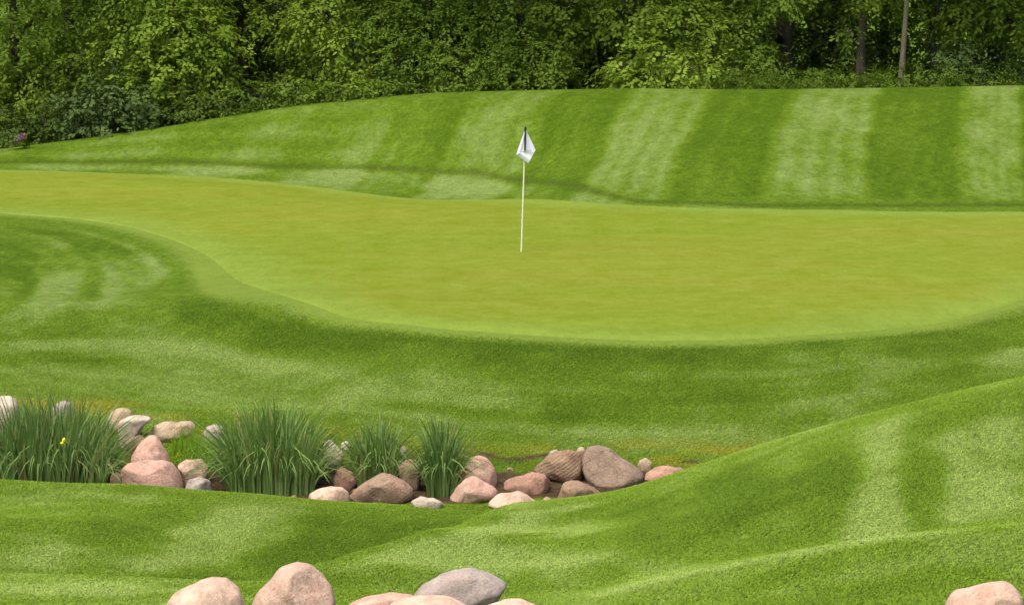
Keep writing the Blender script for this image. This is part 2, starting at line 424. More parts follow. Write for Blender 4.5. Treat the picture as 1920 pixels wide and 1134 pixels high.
M['r_brown'] = mat_rock('brown_stone', (.21, .148, .095), (.33, .245, .165), (.34, .20, .11), (.43, .35, .26))
M['r_red'] = mat_rock('red_stone', (.36, .20, .135), (.46, .29, .21), (.30, .16, .10), (.56, .44, .35))
M['r_grey'] = mat_rock('grey_stone', (.34, .295, .265), (.45, .40, .36), (.42, .33, .28), (.52, .49, .45), speck=.35)
M['r_layer'] = mat_rock('layered_stone', (.17, .11, .07), (.30, .21, .13), (.26, .14, .09), (.40, .31, .19), layered=.45)
M['r_big'] = mat_rock('greybrown_stone', (.23, .170, .120), (.30, .235, .170), (.25, .18, .13), (.38, .31, .24), layered=.07)
M['r_band'] = mat_rock('banded_stone', (.30, .19, .12), (.37, .26, .18), (.18, .12, .085), (.44, .37, .29), layered=.15)

# ------------------------------------------------------------------ putting green outline
PXS = np.arange(-420, 2261, 6.0)
def curve(pts, k):
    xs, ys = zip(*pts); y = np.interp(PXS, xs, ys)
    g = np.exp(-.5 * (np.arange(-3 * k, 3 * k + 1) / k) ** 2); g /= g.sum()
    return np.convolve(np.pad(y, 3 * k, mode='edge'), g, 'valid')
NEAR = curve([(-420, 372), (0, 400), (150, 412), (260, 430), (335, 455), (385, 476), (430, 507), (470, 537), (540, 568), (650, 597), (800, 618),
              (1000, 630), (1200, 636), (1400, 634), (1600, 619), (1750, 600), (1920, 562), (2100, 505), (2260, 430)], 4)
FAR = curve([(-420, 322), (0, 316), (400, 317), (700, 336), (900, 357), (1100, 379), (1300, 391), (1920, 397), (2260, 404)], 6)
near_xy = np.array([at(p, q, CAM_Z / float(slope(q)))[:2] for p, q in zip(PXS, NEAR)])
far_xy = np.array([at(p, q, CAM_Z / float(slope(q)))[:2] for p, q in zip(PXS, FAR)])
GREEN_POLY = np.concatenate([near_xy, far_xy[::-1]])
def inside(X, Y, P):
    c = np.zeros(X.shape, bool); j = len(P) - 1
    for i in range(len(P)):
        (xi, yi), (xj, yj) = P[i], P[j]
        if yi != yj: c ^= ((yi > Y) != (yj > Y)) & (X < (xj - xi) * (Y - yi) / (yj - yi) + xi)
        j = i
    return c

# ------------------------------------------------------------------ mowing pattern, light and shade painted on the mound, dry grass and soil
def mow_light_fields(X, Y):
    n = X.shape; tone = np.zeros(n); dry = np.zeros(n); soil = np.zeros(n); fr = np.zeros(n)
    wob = (vnoise(X, Y, .55, 3) - .5)
    # wide stripes on the slope beyond the green
    hill = sm(Y, 53.2, 54.2) * (1 - sm(Y, 64.5, 67)) * sm(X, -6.5, -1)
    s = X - .19 * (Y - 62) + wob * .22 + .10 * (vnoise(X, Y, 2.5, 41) - .5) - .02 * np.maximum(58 - Y, 0) ** 1.5
    s = s + .8 * sm(s, 10.6, 11.9)
    ph = np.mod(s - .5, 4.04) / 4.04
    st = np.where(ph < .5, -1.0, 1.0) * np.minimum(1, np.minimum(np.abs(ph), np.minimum(np.abs(ph - .5), np.abs(1 - ph))) / .045)
    inner = np.exp(-(((ph - .43) / .05) ** 2)) * -.35 + np.exp(-(((ph - .07) / .04) ** 2)) * -.25
    amp = np.interp(X, [-6, 0, 3, 6], [.30, .52, .72, .80]) * (.88 + .24 * vnoise(X, Y, .9, 44))
    tone += hill * (np.where(st > 0, st * .60, st * .95) * amp + inner * 1.3 * (ph < .5) + .16 * np.sin(2 * math.pi * s / .52) * (.4 + vnoise(X, Y, .7, 45)))
    hl = sm(Y, 60, 62) * (1 - sm(Y, 65.5, 67)) * (1 - sm(X, -6.5, -1))
    tone += hl * (.42 * np.sin(1.5 * (X - .5 * (Y - 62)) + wob * 2) + .25 * np.sin(5 * (Y + .12 * X) + 3 * wob))
    # strokes: pixel path, half-width m, tone
    for pts, hw, k in STROKES:
        P = path(pts); d, t = dist_path(X, Y, P)
        d = d * (1 + .5 * (vnoise(X, Y, 1.7, 11) - .5))
        tone += 1.15 * k * (.55 + .9 * vnoise(X * (1 + 2 * (Y < 30)), Y, 1.6, 51)) * np.exp(-(d / hw) ** 2 * .9) * sm(t, -.05, .12) * (1 - sm(t, .88, 1.05) * .8)
    tone += .55 * (vnoise(X * 1.0, Y * .45, .9, 5) - .5) + .5 * (vnoise(X, Y * .8, 2.4, 8) - .5)
    tone += .20 * sm(Y, 29.5, 30.8) * (1 - sm(Y, 38, 44))      # bank toned a little lighter
    tone += .10 * (Y < 28.5)
    tone += .15 * (vnoise(X * .8 + Y * .35, Y * 2.6, 1.0, 61) - .5) * (Y > 30) + .28 * (vnoise(X * 3.2, Y * .7 + X * .4, 1.0, 62) - .5) * (Y < 29)
    tone += .42 * (vnoise(X, Y * .7, 5.5, 71) - .5) * (Y < 41) + .30 * (vnoise(X * 1.3, Y * .5, 3.3, 72) - .5)
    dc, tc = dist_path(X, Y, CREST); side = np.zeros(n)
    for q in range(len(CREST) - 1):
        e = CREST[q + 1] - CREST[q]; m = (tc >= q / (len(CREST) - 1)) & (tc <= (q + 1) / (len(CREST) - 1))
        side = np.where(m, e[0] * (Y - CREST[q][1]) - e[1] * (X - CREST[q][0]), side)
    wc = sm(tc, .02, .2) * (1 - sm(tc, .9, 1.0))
    tone += wc * np.where(side > 0, -.75 * np.exp(-((dc - .7) / .8) ** 2) * sm(dc, .1, .35), .75 * np.exp(-(dc / .45) ** 2))      # painted light on the crest, painted shade on the lawn behind
    # collar around the green
    d, t = dist_path(X, Y, GREEN_C)
    ins = inside(X, Y, GREEN_POLY)
    cw = .30 + .55 * np.exp(-((X + 4.5) / .8) ** 2) * (Y < 46) 
    fr = np.where(ins, 1.0, 1 - sm(d, cw - .28, cw + .25)) * .9
    far = (~ins) * sm(Y, 50.5, 52) * (1 - sm(Y, 63, 64)) * (1 - sm(d, 3.0, 4.5)); fr = fr * (1 - far); dt, _ = dist_path(X, Y, TOE)
    tone += far * .32 * (1 - sm(X, 1.2, 2.4)) * (Y < np.interp(X / np.maximum(Y, 1), TOE[:, 0] / TOE[:, 1], TOE[:, 1]))
    tone += .75 * (vnoise(d * 2.4, X * .22 + Y * .1, 1.0, 81) - .5) * (Y > 29.5) * (Y < 52) * (~ins) + .50 * (vnoise(d * 6.0, X * .5, 1.0, 82) - .5) * (Y > 29.5) * (Y < 52) * (~ins)
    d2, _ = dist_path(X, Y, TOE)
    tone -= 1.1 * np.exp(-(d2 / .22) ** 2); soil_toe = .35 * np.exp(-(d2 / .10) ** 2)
    # dry rim and soil along the stream
    d, t = dist_path(X, Y, RIM)
    dry += 1.0 * sm(vnoise(X, Y * 1.4, 2.6, 91), .25, .65) * (1 - sm(d, .10, .75 + .5 * wob)) * (.45 + .7 * vnoise(X, Y, 2.2, 4)) * np.interp(t, [0, .3, .6, 1], [.95, .8, .55, .75])
    d, t = dist_path(X, Y, BED)
    wd = np.interp(t, [0, .3, .6, 1], [.95, .80, .55, .45])
    soil = 1 - sm(d + .25 * wob, wd - .12, wd + .02)
    d, _ = dist_path(X, Y, LIP)
    soil = np.maximum(soil, (1 - sm(d, .03, .10)) * sm(vnoise(X, Y, 3.0, 9), .25, .5))
    soil = np.maximum(soil, soil_toe)
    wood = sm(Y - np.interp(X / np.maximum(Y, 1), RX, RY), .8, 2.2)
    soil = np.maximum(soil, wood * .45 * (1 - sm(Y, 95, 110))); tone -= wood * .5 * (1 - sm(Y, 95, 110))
    return np.clip(tone * .5 + .5, 0, 1), np.clip(dry, 0, 1), np.clip(soil, 0, 1), np.clip(fr, 0, 1)
STROKES = [
    ([(0, 450), (90, 475), (140, 520), (110, 570), (30, 625)], .12, .35), ([(60, 440), (190, 480), (220, 540), (180, 590)], .12, .3), ([(140, 432), (260, 470), (310, 520)], .12, .5), ([(30, 500), (60, 530), (30, 570)], .14, -.9), ([(130, 450), (180, 500), (170, 560)], .14, -.8),
    ([(600, 1070), (690, 1045), (790, 1012), (880, 985), (960, 965)], .42, -1.0), ([(330, 1000), (420, 985), (500, 960)], .14, .5), ([(560, 985), (480, 1030), (420, 1060)], .16, .5),  # first stroke paints shade on the lawn behind the crest
    ([(1270, 905), (1300, 960), (1290, 1010)], .22, .45), ([(1480, 850), (1470, 930), (1450, 1000)], .2, .4), ([(1390, 870), (1390, 960)], .16, -.35),
    ([(1655, 790), (1650, 900), (1640, 1010)], .20, 1.3), ([(1705, 790), (1710, 900), (1725, 1000)], .10, -.4),
    ([(1790, 800), (1810, 900), (1800, 985)], .16, .8), ([(1890, 770), (1880, 870), (1860, 970)], .22, .95), ([(1750, 780), (1755, 900), (1760, 985)], .12, -.2),
    ([(1230, 930), (1360, 945), (1500, 950)], .95, -1.0), ([(1590, 850), (1560, 950)], .35, -.6),  # shade painted on the mound's dark face
    ([(960, 1000), (1050, 985), (1130, 1000)], .40, .8),  # light painted on the mound's cap
    ([(640, 1075), (760, 1040), (880, 1005), (1000, 965), (1120, 945)], .20, 1.3), ([(800, 1062), (930, 1040), (1080, 1060)], .55, 1.1),  # light painted along the crest lip and over the cap
    ([(1090, 1125), (1200, 1098), (1330, 1068), (1450, 1042), (1560, 1024), (1740, 1003), (1910, 990)], .20, .6),  # light painted on the top edge of the nearest rise
    ([(1400, 1128), (1560, 1080), (1750, 1050), (1910, 1040)], .25, .25), ([(1500, 1128), (1700, 1100), (1900, 1080)], .3, -.5),
    ([(520, 945), (470, 990), (380, 1040), (250, 1075)], .32, .95), ([(440, 950), (400, 975), (330, 1010)], .25, .5), ([(100, 985), (95, 1030), (60, 1065)], .25, .6),
    ([(330, 945), (250, 985), (180, 1030)], .4, -.55), ([(640, 965), (560, 1020), (470, 1060)], .45, -.8), ([(740, 990), (700, 1030), (650, 1060)], .2, -.6),
    ([(0, 1110), (160, 1105), (290, 1120)], .4, .6), ([(200, 1090), (330, 1085), (420, 1075)], .3, -.6), ([(130, 925), (220, 930), (310, 935)], .3, .5),
    ([(0, 470), (60, 495), (95, 530), (60, 570), (0, 610)], .24, .4), ([(0, 445), (40, 462), (20, 520)], .45, -1.0),
    ([(100, 425), (220, 450), (280, 490), (300, 540)], .22, .4), ([(0, 425), (130, 440), (240, 480)], .35, -.9), ([(180, 520), (200, 570), (230, 620)], .25, .45),
    ([(330, 555), (400, 590), (500, 620), (640, 660)], .45, -1.0), ([(110, 590), (160, 600), (180, 640)], .5, -.5),
    ([(0, 650), (160, 640), (300, 650), (420, 670), (600, 700)], .35, .75), ([(0, 690), (200, 700), (400, 705)], .3, .3), ([(100, 675), (250, 672)], .25, -.5),
    ([(540, 612), (700, 628), (900, 648), (1150, 658), (1400, 655), (1620, 642), (1800, 615), (1920, 585)], .42, -.8),
    ([(640, 690), (800, 672), (1000, 690), (1300, 682), (1500, 670)], .40, -.5),
    ([(600, 745), (800, 740), (1000, 745)], .4, .5), ([(480, 765), (700, 770), (900, 800)], .35, .1),
    ([(1000, 765), (1250, 770), (1450, 755)], .5, -.7), ([(1150, 705), (1350, 712), (1550, 700)], .35, .25),
    ([(1860, 640), (1820, 670), (1790, 715)], .25, -.7), ([(1915, 650), (1880, 690)], .35, .8), ([(1600, 700), (1720, 715)], .3, .2), ([(1650, 665), (1800, 640)], .35, -.5),
    ([(1050, 800), (1200, 800), (1350, 800)], .3, .4),
    ([(560, 325), (700, 330), (840, 345), (960, 362)], .7, .5), ([(300, 310), (500, 314)], .5, .4),
]
GREEN_C = np.concatenate([near_xy, far_xy[::-1], near_xy[:1]])[::3]
TOE = path([(-300, 305), (0, 305), (200, 303), (400, 305), (700, 315), (900, 322), (1030, 342), (1120, 362), (1200, 378), (1400, 385), (1650, 385), (1920, 384), (2200, 382)])
RIM = path([(-200, 748), (0, 748), (100, 752), (200, 764), (300, 785), (400, 795), (520, 810), (640, 826), (760, 842), (880, 848), (960, 855), (1060, 845), (1200, 850), (1300, 862), (1360, 855)])
LIP = path([(860, 846), (900, 850), (950, 862), (1000, 856), (1060, 846)]) 
LIP2 = path([(1180, 856), (1240, 864), (1300, 868)])
LIP = np.concatenate([LIP, LIP2]) if False else LIP
def colp(px, Y): return ((px - 960) / F_PX * Y * 1.008, Y)
BED = np.array([colp(-400, 29.8), colp(0, 29.8), colp(250, 29.55), colp(480, 29.4), colp(720, 29.25), colp(960, 29.25), colp(1200, 29.4), colp(1450, 29.6), colp(1800, 29.8)])
RX = np.array([-.3, (0 - 960) / F_PX, -.163, -.123, -.08, -.04, 0, .04, .1, .2, .3])
RY = np.array([65, 65, 65.5, 66, 66, 66, 65.3, 64, 63.2, 63, 63])

def lip_soil_extra(X, Y, soil):
    d, _ = dist_path(X, Y, LIP2)
    return np.maximum(soil, (1 - sm(d, .03, .10)) * sm(vnoise(X, Y, 3.5, 19), .2, .5))

# ------------------------------------------------------------------ ground (one sheet)
us = np.concatenate([[-6, -3, -1.5, -.8, -.5], np.linspace(-.34, -.215, 14), np.linspace(-.21, .21, 400), np.linspace(.215, .34, 14), [.5, .8, 1.5, 3, 6]])
ys = np.concatenate([[-60, -30, -12, -4, 2, 6, 9, 11, 12.5], np.linspace(13.5, 40, 380), np.linspace(40.2, 70, 190), np.linspace(71, 110, 24), [130, 170, 240, 400, 800, 1600]])
gy, gu = np.meshgrid(ys, us, indexing='ij')
gx = gu * np.maximum(gy, 0) + np.where(gy < 12, gu * (12 - np.maximum(gy, 0)), 0)
def bank_relief(X, Y):
    """small undercut step where the turf ends above the stream"""
    d, _ = dist_path(X, Y, LIP); d3, _ = dist_path(X, Y, LIP2)
    return .05 * np.exp(-((Y - 30.5) / .5) ** 2) * np.exp(-(np.minimum(d, d3) / .35) ** 2)
gz = H(gx, gy)
mask = (gy > 27) & (gy < 34)
tone, dry, soil, fr = mow_light_fields(gx, gy)
INS = inside(gx, gy, GREEN_POLY); dG, _ = dist_path(gx, gy, GREEN_C); NEARG = np.where(INS, 0, sm(dG, 0, 1.2))
gz = gz + (vnoise(gx, gy, .8, 21) - .5) * .03 * ((gy < 36) | (gy > 66)) * NEARG - .03 * INS * sm(dG, 0, .4)
soil = lip_soil_extra(gx, gy, soil)
bedm = soil * mask
gz = gz + bedm * (vnoise(gx, gy, 5, 31) - .5) * .07
ny, nx = gx.shape
idx = np.arange(nx * ny).reshape(ny, nx)
FQ = np.stack([idx[:-1, :-1], idx[:-1, 1:], idx[1:, 1:], idx[1:, :-1]], -1).reshape(-1, 4)
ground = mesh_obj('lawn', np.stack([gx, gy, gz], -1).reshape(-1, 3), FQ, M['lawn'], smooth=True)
def set_mow_light(me, t, d, s, f):
    at_ = me.attributes.new('mow_light', 'FLOAT_COLOR', 'POINT')
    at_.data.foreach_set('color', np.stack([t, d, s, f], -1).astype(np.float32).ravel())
set_mow_light(ground.data, tone.ravel(), dry.ravel(), soil.ravel(), fr.ravel())
tag(ground, kind='structure')
ZG = gz
def ground_z(x, y):
    return hz(x, y)

# putting green: a close-cut sheet just above the ground
rows = np.linspace(0, 1, 90)[:, None]
px_ = near_xy[None, :, 0] * (1 - rows) + far_xy[None, :, 0] * rows
py_ = near_xy[None, :, 1] * (1 - rows) + far_xy[None, :, 1] * rows
pz_ = H(px_, py_) + .016
pz_[0] -= .05; pz_[-1] -= .05; pz_[:, 0] -= .05; pz_[:, -1] -= .05
r_, c_ = px_.shape; idx = np.arange(r_ * c_).reshape(r_, c_)
FQ = np.stack([idx[:-1, :-1], idx[:-1, 1:], idx[1:, 1:], idx[1:, :-1]], -1).reshape(-1, 4)
pg = mesh_obj('putting_green', np.stack([px_, py_, pz_], -1).reshape(-1, 3), FQ, M['green'], smooth=True); tag(pg, kind='structure')
dE, _ = dist_path(px_.ravel(), py_.ravel(), GREEN_C)
ea = pg.data.attributes.new('edge', 'FLOAT', 'POINT'); ea.data.foreach_set('value', ((1 - sm(dE, .1, 1.6 + 1.2 * (vnoise(px_.ravel(), py_.ravel(), .5, 2) - .5)))).astype(np.float32))

# ------------------------------------------------------------------ mown grass blades (instanced tufts on the near ground)
def tuft_mesh():
    V, F = [], []
    for i in range(14):
        a = random.random() * 6.283; r = random.random() * .020; h = random.uniform(.5, 1.0) * .015
        b = random.random() * 6.283; lean = random.uniform(.3, 1.6) * h; wd = random.uniform(.0016, .0028)
        x, y = r * math.cos(a), r * math.sin(a); dx, dy = math.cos(b), math.sin(b); sx, sy = -dy * wd, dx * wd
        k = len(V)
        V += [(x - sx, y - sy, -.006), (x + sx, y + sy, -.006), (x + dx * lean * .4 + sx * .8, y + dy * lean * .4 + sy * .8, h * .6),
              (x + dx * lean * .4 - sx * .8, y + dy * lean * .4 - sy * .8, h * .6), (x + dx * lean, y + dy * lean, h)]
        F += [(k, k + 1, k + 2, k + 3), (k + 3, k + 2, k + 4)]
    me = bpy.data.meshes.new('grass_tuft'); me.from_pydata(V, [], F); me.update(); me.materials.append(M['tuft'])
    return me
tuft = bpy.data.objects.new('grass_tuft', tuft_mesh())
def grass_area(name, y0, y1, step, dens_max, scale, label):
    ysg = np.arange(y0, y1, step); usg = np.arange(-.205, .2051, step / 24)
    yy, uu = np.meshgrid(ysg, usg, indexing='ij'); xx = uu * yy
    zz = H(xx, yy) + (vnoise(xx, yy, .8, 21) - .5) * .03 * (yy < 36) * np.where(inside(xx, yy, GREEN_POLY), 0, sm(dist_path(xx, yy, GREEN_C)[0], 0, 1.2))
    t, d, s, f = mow_light_fields(xx, yy); s = lip_soil_extra(xx, yy, s)
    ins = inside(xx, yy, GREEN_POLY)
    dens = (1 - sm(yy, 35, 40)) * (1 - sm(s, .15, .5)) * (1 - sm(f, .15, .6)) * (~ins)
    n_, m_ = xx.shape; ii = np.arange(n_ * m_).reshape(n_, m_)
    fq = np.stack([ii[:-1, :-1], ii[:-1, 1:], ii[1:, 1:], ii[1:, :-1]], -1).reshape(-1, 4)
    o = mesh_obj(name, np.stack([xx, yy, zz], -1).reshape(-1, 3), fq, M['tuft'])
    set_mow_light(o.data, t.ravel(), d.ravel(), s.ravel(), f.ravel())
    a = o.data.attributes.new('dens', 'FLOAT', 'POINT'); a.data.foreach_set('value', dens.astype(np.float32).ravel())
    g = bpy.data.node_groups.new(name, 'GeometryNodeTree')
    g.interface.new_socket('Geometry', in_out='INPUT', socket_type='NodeSocketGeometry')
    g.interface.new_socket('Geometry', in_out='OUTPUT', socket_type='NodeSocketGeometry')
    N = g.nodes.new; L = g.links.new
    gi, go = N('NodeGroupInput'), N('NodeGroupOutput')
    dp = N('GeometryNodeDistributePointsOnFaces'); na = N('GeometryNodeInputNamedAttribute'); na.data_type = 'FLOAT'; na.inputs[0].default_value = 'dens'
    mu = N('ShaderNodeMath'); mu.operation = 'MULTIPLY'; mu.inputs[1].default_value = dens_max
    L(na.outputs[0], mu.inputs[0]); L(mu.outputs[0], dp.inputs['Density']); L(gi.outputs[0], dp.inputs['Mesh'])
    ip = N('GeometryNodeInstanceOnPoints'); oi = N('GeometryNodeObjectInfo'); oi.inputs[0].default_value = tuft
    L(dp.outputs[0], ip.inputs['Points']); L(oi.outputs['Geometry'], ip.inputs['Instance'])
    rv = N('FunctionNodeRandomValue'); rv.data_type = 'FLOAT_VECTOR'; rv.inputs[0].default_value = (-.15, -.15, 0); rv.inputs[1].default_value = (.15, .15, 6.283)
    L(rv.outputs[0], ip.inputs['Rotation'])
    rs = N('FunctionNodeRandomValue'); rs.data_type = 'FLOAT'; rs.inputs[2].default_value = .7 * scale; rs.inputs[3].default_value = 1.35 * scale
    L(rs.outputs[1], ip.inputs['Scale']); L(ip.outputs[0], go.inputs[0])
    md = o.modifiers.new('grass', 'NODES'); md.node_group = g
    tag(o, label, 'grass', kind='stuff')
    return o
grass_area('mown_grass', 14.5, 28.7, .09, 3900, .85, 'short mown grass blades covering the near mound and lawn')
grass_area('bank_grass', 29.6, 40.5, .12, 2200, .85, 'short mown grass on the bank below the putting green')

#@@OBJECTS@@
# ------------------------------------------------------------------ flagstick
b0 = at(977, 474, 1.0); fb = hit(977, 474)
FZ = hz(*fb) + .014
fs = empty('flagstick', (fb[0], fb[1], FZ))
tag(fs, 'thin pale flagstick with a limp white flag standing on the putting green', 'flagstick')
FY = fb[1]
def fp(px, py, dy=0.0):
    p = at(px, py, FY + dy); return p
pole_bot = np.array([fb[0], fb[1], FZ - .12]); pole_top = fp(985.2, 240)
M['pole'] = mat_plain('pole_paint', (.74, .72, .52), .4)
M['black'] = mat_plain('black_sleeve', (.012, .012, .03), .5)
M['cloth'] = mat_plain('flag_cloth', (.88, .88, .92), .8, .45)
t_ = np.linspace(0, 1, 8)[:, None]
PP = pole_bot * (1 - t_) + pole_top * t_
v, f = tube(PP, [.0125] * 6 + [.0115, .011], 10); mesh_obj('pole', v, f, M['pole'], fs, True)
v, f = tube([fp(985, 246), fp(985.1, 241.5), fp(985.2, 239), fp(985.2, 236.5)], [.014, .020, .016, .006], 10); mesh_obj('finial', v, f, M['black'], fs, True)
def cloth_panel(a, b, c, d, n, m, bulge, ph):
    """bilinear patch a-b (top) d-c (bottom) with shallow folds"""
    V = []; F = []
    for i in range(n + 1):
        for j in range(m + 1):
            s, t = i / n, j / m
            p = (a * (1 - t) + b * t) * (1 - s) + (d * (1 - t) + c * t) * s
            p = p + np.array([0, -bulge * math.sin(math.pi * t) * (.25 + .75 * s) + .012 * math.sin(9 * t + ph + 2 * s), 0])
            V.append(p)
    for i in range(n):
        for j in range(m):
            k = i * (m + 1) + j; F.append((k, k + 1, k + m + 2, k + m + 1))
    k = len(V)   # thickness
    V2 = [q + np.array([0, .003, 0]) for q in V]
    F2 = [tuple(reversed([i + k for i in q])) for q in F]
    edge = []
    return V + V2, F + F2
# front drape: from the top of the stick down over the pole to the lowest corner
pa = cloth_panel(fp(983.4, 246, -.05), fp(985, 247, -.055), fp(984.2, 283, -.060), fp(968, 290, -.05), 10, 6, .01, 0)
pb = cloth_panel(fp(968, 290, -.05), fp(984.2, 283, -.060), fp(1004, 281.5, -.055), fp(990.5, 306.5, -.06), 8, 8, .012, 1)
pc = cloth_panel(fp(986.2, 246, -.03), fp(987.4, 246, -.03), fp(1004, 281.0, -.05), fp(985.6, 282.4, -.03), 10, 6, .012, 2)
v, f = merge([pa, pb]); cl = mesh_obj('flag_cloth', v, f, M['cloth'], fs, True)
mesh_obj('flag_fold', *pc, M['cloth'], fs, True)
v, f = tube([fp(985, 245, -.052), fp(984.6, 262, -.06), fp(984.0, 283, -.072)], [.014, .015, .013], 8); mesh_obj('hoist_sleeve', v, f, M['black'], fs, True)

# ------------------------------------------------------------------ boulders
import bmesh
def ico(sub):
    bm = bmesh.new(); bmesh.ops.create_icosphere(bm, subdivisions=sub, radius=1.0)
    V = np.array([v.co[:] for v in bm.verts]); F = np.array([[v.index for v in q.verts] for q in bm.faces]); bm.free(); return V, F
ICO = {3: ico(3), 4: ico(4), 5: ico(5)}
def boulder(name, label, poly, Y, mat, cuts=3, rough=.03, depth=.85, sub=4, seed=0, group=None, sink=.05, boxy=.8, parent=None):
    rg = np.random.default_rng(100 + seed)
    poly = np.array(poly, float); cx = (poly[:, 0].min() + poly[:, 0].max()) / 2; cy = (poly[:, 1].min() + poly[:, 1].max()) / 2
    c = at(cx, cy, Y); ppm = F_PX / (Y * (1.0 + .006))
    q = np.stack([(poly[:, 0] - cx) / ppm, -(poly[:, 1] - cy) / ppm * 1.01], -1)
    # radius of the outline as a function of angle
    ths = np.linspace(-math.pi, math.pi, 181); rr = []
    for th in ths:
        d = np.array([math.cos(th), math.sin(th)]); best = 0
        for i in range(len(q)):
            a, e = q[i], q[(i + 1) % len(q)] - q[i]; den = d[0] * e[1] - d[1] * e[0]
            if abs(den) < 1e-12: continue
            t = (a[0] * e[1] - a[1] * e[0]) / den; u = (a[0] * d[1] - a[1] * d[0]) / den
            if t > 0 and -1e-6 <= u <= 1 + 1e-6: best = max(best, t)
        rr.append(best if best > 0 else .02)
    rr = np.array(rr); k = np.array([1, 2, 3, 2, 1.]); k /= k.sum()
    rr = np.convolve(np.concatenate([rr[-3:-1], rr, rr[1:3]]), k, 'valid')
    V, F = ICO[sub]; V = V.copy()
    wdt = q[:, 0].max() - q[:, 0].min(); hgt = q[:, 1].max() - q[:, 1].min(); D = depth * .5 * min(wdt, hgt * 1.7)
    cosp = np.hypot(V[:, 0], V[:, 2]); th = np.arctan2(V[:, 2], V[:, 0]); r = np.interp(th, ths, rr)
    e = np.power(np.maximum(cosp, 1e-6), boxy)
    P = np.stack([np.cos(th) * r * e, V[:, 1] * D, np.sin(th) * r * e], -1)
    for i in range(cuts):                                    # broken flat faces
        n = np.array([rg.normal() * .8, -abs(rg.normal()) - .45, rg.normal() * .6 + .35]); n /= np.linalg.norm(n)
        h = P @ n; lim = h.max() * rg.uniform(.70, .88); P = P - np.outer(np.maximum(h - lim, 0) * .93, n)
    sz = max(wdt, hgt)
    off = Vector((seed * 3.7, seed * 1.3, seed * 2.1))
    for i in range(len(P)):
        v = Vector(P[i]); nn = v.normalized() if v.length > 1e-6 else Vector((0, 0, 1))
        s = mnoise.fractal((v / sz) * 2.6 + off, 1.0, 2.1, 5) * rough + (mnoise.ridged_multi_fractal((v / sz) * 3.2 + off, .9, 2.2, 4, 1.0, 2.0) - 1.2) * rough * .35
        P[i] += np.array(nn) * s * sz
    W = P + c
    # bed the foot in the ground
    gs = [hz(c[0] + dx * wdt * .4, Y + dy * D * .7) for dx in (-1, 0, 1) for dy in (-1, 0, 1)]
    gmin = .5 * min(gs) + .5 * hz(c[0], Y)
    zb, zc = W[:, 2].min(), c[2]
    want = gmin - sink
    if zb > want:
        lo = W[:, 2] < zc; W[lo, 2] = zc + (W[lo, 2] - zc) * (zc - want) / (zc - zb)
    o = mesh_obj(name, W, F, M[mat], None, True, loc=(c[0], c[1], max(gmin, want)))
    tag(o, label, 'boulder', group)
    return o
G1 = 'boulders along the stream bed'
